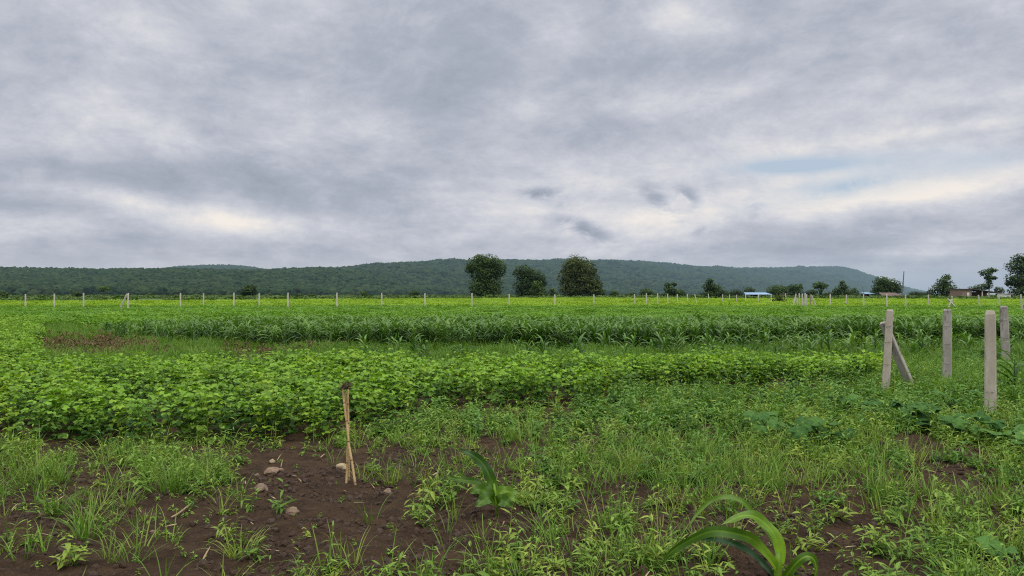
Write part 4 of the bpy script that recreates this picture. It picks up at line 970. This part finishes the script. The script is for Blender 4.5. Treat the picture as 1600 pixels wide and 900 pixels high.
def blob(px, py, rx, ry, amp, tilt=0.0):
    v = dirp(px, py); a = mth(nt, 'SUBTRACT', SX, v.x); e = mth(nt, 'SUBTRACT', SZ, v.z)
    c_, s_ = math.cos(tilt), math.sin(tilt)
    a2 = mth(nt, 'ADD', mth(nt, 'MULTIPLY', a, c_), mth(nt, 'MULTIPLY', e, s_)); e2 = mth(nt, 'SUBTRACT', mth(nt, 'MULTIPLY', e, c_), mth(nt, 'MULTIPLY', a, s_))
    q = mth(nt, 'ADD', mth(nt, 'POWER', mth(nt, 'DIVIDE', a2, rx / F), 2.0), mth(nt, 'POWER', mth(nt, 'DIVIDE', e2, ry / F), 2.0))
    r = mth(nt, 'MULTIPLY', mth(nt, 'EXPONENT', mth(nt, 'MULTIPLY', q, -1.0)), amp)
    return mth(nt, 'MULTIPLY', r, mth(nt, 'GREATER_THAN', SY, 0.0))
for b_ in [(330, 270, 260, 45, -.10), (560, 290, 140, 50, -.06), (130, 90, 190, 60, -.05), (480, 120, 200, 60, -.02), (750, 60, 80, 60, -.06), (1000, 190, 120, 40, -.06), (1300, 60, 260, 60, -.06), (1450, 180, 170, 30, -.06, .1), (120, 130, 250, 50, -.04),
           (880, 60, 80, 45, .14), (1050, 30, 50, 30, .17), (1090, 152, 110, 20, .13, .1), (820, 170, 60, 50, .08), (1570, 150, 60, 12, .10), (640, 20, 60, 20, .06), (90, 60, 150, 70, -.07), (555, 170, 70, 30, .06), (1500, 200, 160, 12, .08, .08), (1330, 310, 260, 30, .16, .12), (1520, 288, 180, 18, .14, .1), (960, 345, 160, 30, .12), (800, 240, 110, 60, .05), (205, 312, 75, 18, .17, -.2), (300, 335, 120, 16, .08, -.15), (370, 345, 110, 20, .09), (560, 365, 190, 16, .07), (1100, 250, 250, 60, .06), (330, 180, 120, 40, -.04),
(1450, 370, 320, 42, -.05), (1480, 214, 130, 8, -.08, .06), (100, 322, 120, 9, -.06)]:
    val = mth(nt, 'ADD', val, blob(*b_))
n5 = dn(20.0, 1.6, -.3, 8, .6, .6, (4.2, 1.4, 9.3))
tear = sstep(nt, n5, .36, .58, 0, 1.5)
for b_ in [(912, 357, 40, 12, -.26, -.4), (1030, 314, 36, 13, -.20, -.75), (1074, 306, 20, 13, -.20, -.8), (848, 302, 28, 8, -.24), (1100, 362, 26, 8, -.10), (890, 320, 26, 6, -.12), (1180, 322, 12, 14, -.12)]:
    val = mth(nt, 'ADD', val, mth(nt, 'MULTIPLY', blob(*b_), tear))
val = mth(nt, 'ADD', val, sstep(nt, SZ, .09, .0, 0, -.03))
cr = nt.nodes.new('ShaderNodeValToRGB'); nt.links.new(val, cr.inputs[0])
el = cr.color_ramp.elements
for k, (pos, c_) in enumerate([(.28, (.325, .365, .440)), (.43, (.425, .460, .538)), (.53, (.530, .556, .626)), (.63, (.668, .678, .720)), (.77, (.90, .845, .785))]):
    e = el[k] if k < 2 else el.new(pos); e.position = pos; e.color = (*c_, 1)
sky = nt.nodes.new('ShaderNodeTexSky'); sky.sky_type = 'NISHITA'; sky.sun_disc = False
SUN_EL, SUN_AZ = 58, 150                      # degrees; azimuth clockwise from the view direction
sky.sun_elevation = R(SUN_EL); sky.sun_rotation = R(SUN_AZ)
skyc = mixc(nt, 1.0, sky.outputs[0], (.085, .085, .085), 'MULTIPLY')
gap = mth(nt, 'ADD', blob(1225, 260, 75, 11, 1.1), mth(nt, 'ADD', blob(1365, 286, 120, 17, .95, .12), blob(1400, 250, 90, 14, .5)))
gap = mth(nt, 'MULTIPLY', gap, sstep(nt, n2, .36, .58, .45, 1.3), clamp=True)
bluish = mixc(nt, .15, (.50, .60, .72), skyc)
col = mixc(nt, gap, cr.outputs[0], bluish)
# low haze over the horizon, bluer at right
hz = mixc(nt, sstep(nt, SX, -.3, .5), (.475, .515, .575), (.375, .46, .555))
col = mixc(nt, sstep(nt, SZ, .075, .0, 0, .8), col, hz)
# overcast skies brighten towards the zenith; boosted and warmed further to light the ground
mul = nt.nodes.new('ShaderNodeVectorMath'); mul.operation = 'SCALE'; nt.links.new(mixc(nt, sstep(nt, SZ, .36, .8, 0, .7), col, (.47, .455, .43)), mul.inputs[0]); nt.links.new(sstep(nt, SZ, .36, .75, 1.0, 4.2), mul.inputs['Scale'])
mx = nt.nodes.new('ShaderNodeMix'); mx.data_type = 'RGBA'
nt.links.new(mul.outputs[0], bg.inputs[0]); bg.inputs[1].default_value = 1.0; nt.links.new(bg.outputs[0], out.inputs[0])
sl = bpy.data.lights.new('sun', 'SUN'); sl.energy = 1.5; sl.angle = R(20); sl.color = (1, .95, .87)
so = bpy.data.objects.new('sun', sl); COL.objects.link(so)
sdir = Vector((math.sin(R(SUN_AZ)) * math.cos(R(SUN_EL)), math.cos(R(SUN_AZ)) * math.cos(R(SUN_EL)), math.sin(R(SUN_EL))))
so.rotation_euler = sdir.to_track_quat('Z', 'Y').to_euler()

# ------------------------------------------------------------------ camera and render
cam = bpy.data.cameras.new('camera'); cam.sensor_width = 36; cam.lens = 36 * F / 1600; cam.clip_start = .05; cam.clip_end = 20000
co_ = bpy.data.objects.new('camera', cam); COL.objects.link(co_); co_.location = (0, 0, H)
co_.rotation_euler = (R(90) + math.atan((YH - 450) / F), 0, 0)
scene.camera = co_
scene.view_settings.view_transform = 'Standard'; scene.view_settings.look = 'None'; scene.view_settings.exposure = 0; scene.view_settings.gamma = 1
scene.render.engine = 'CYCLES'; scene.cycles.use_denoising = False; scene.cycles.filter_width = 1.15
scene.cycles.max_bounces = 6; scene.cycles.diffuse_bounces = 3; scene.cycles.transmission_bounces = 4; scene.cycles.glossy_bounces = 2; scene.cycles.transparent_max_bounces = 4
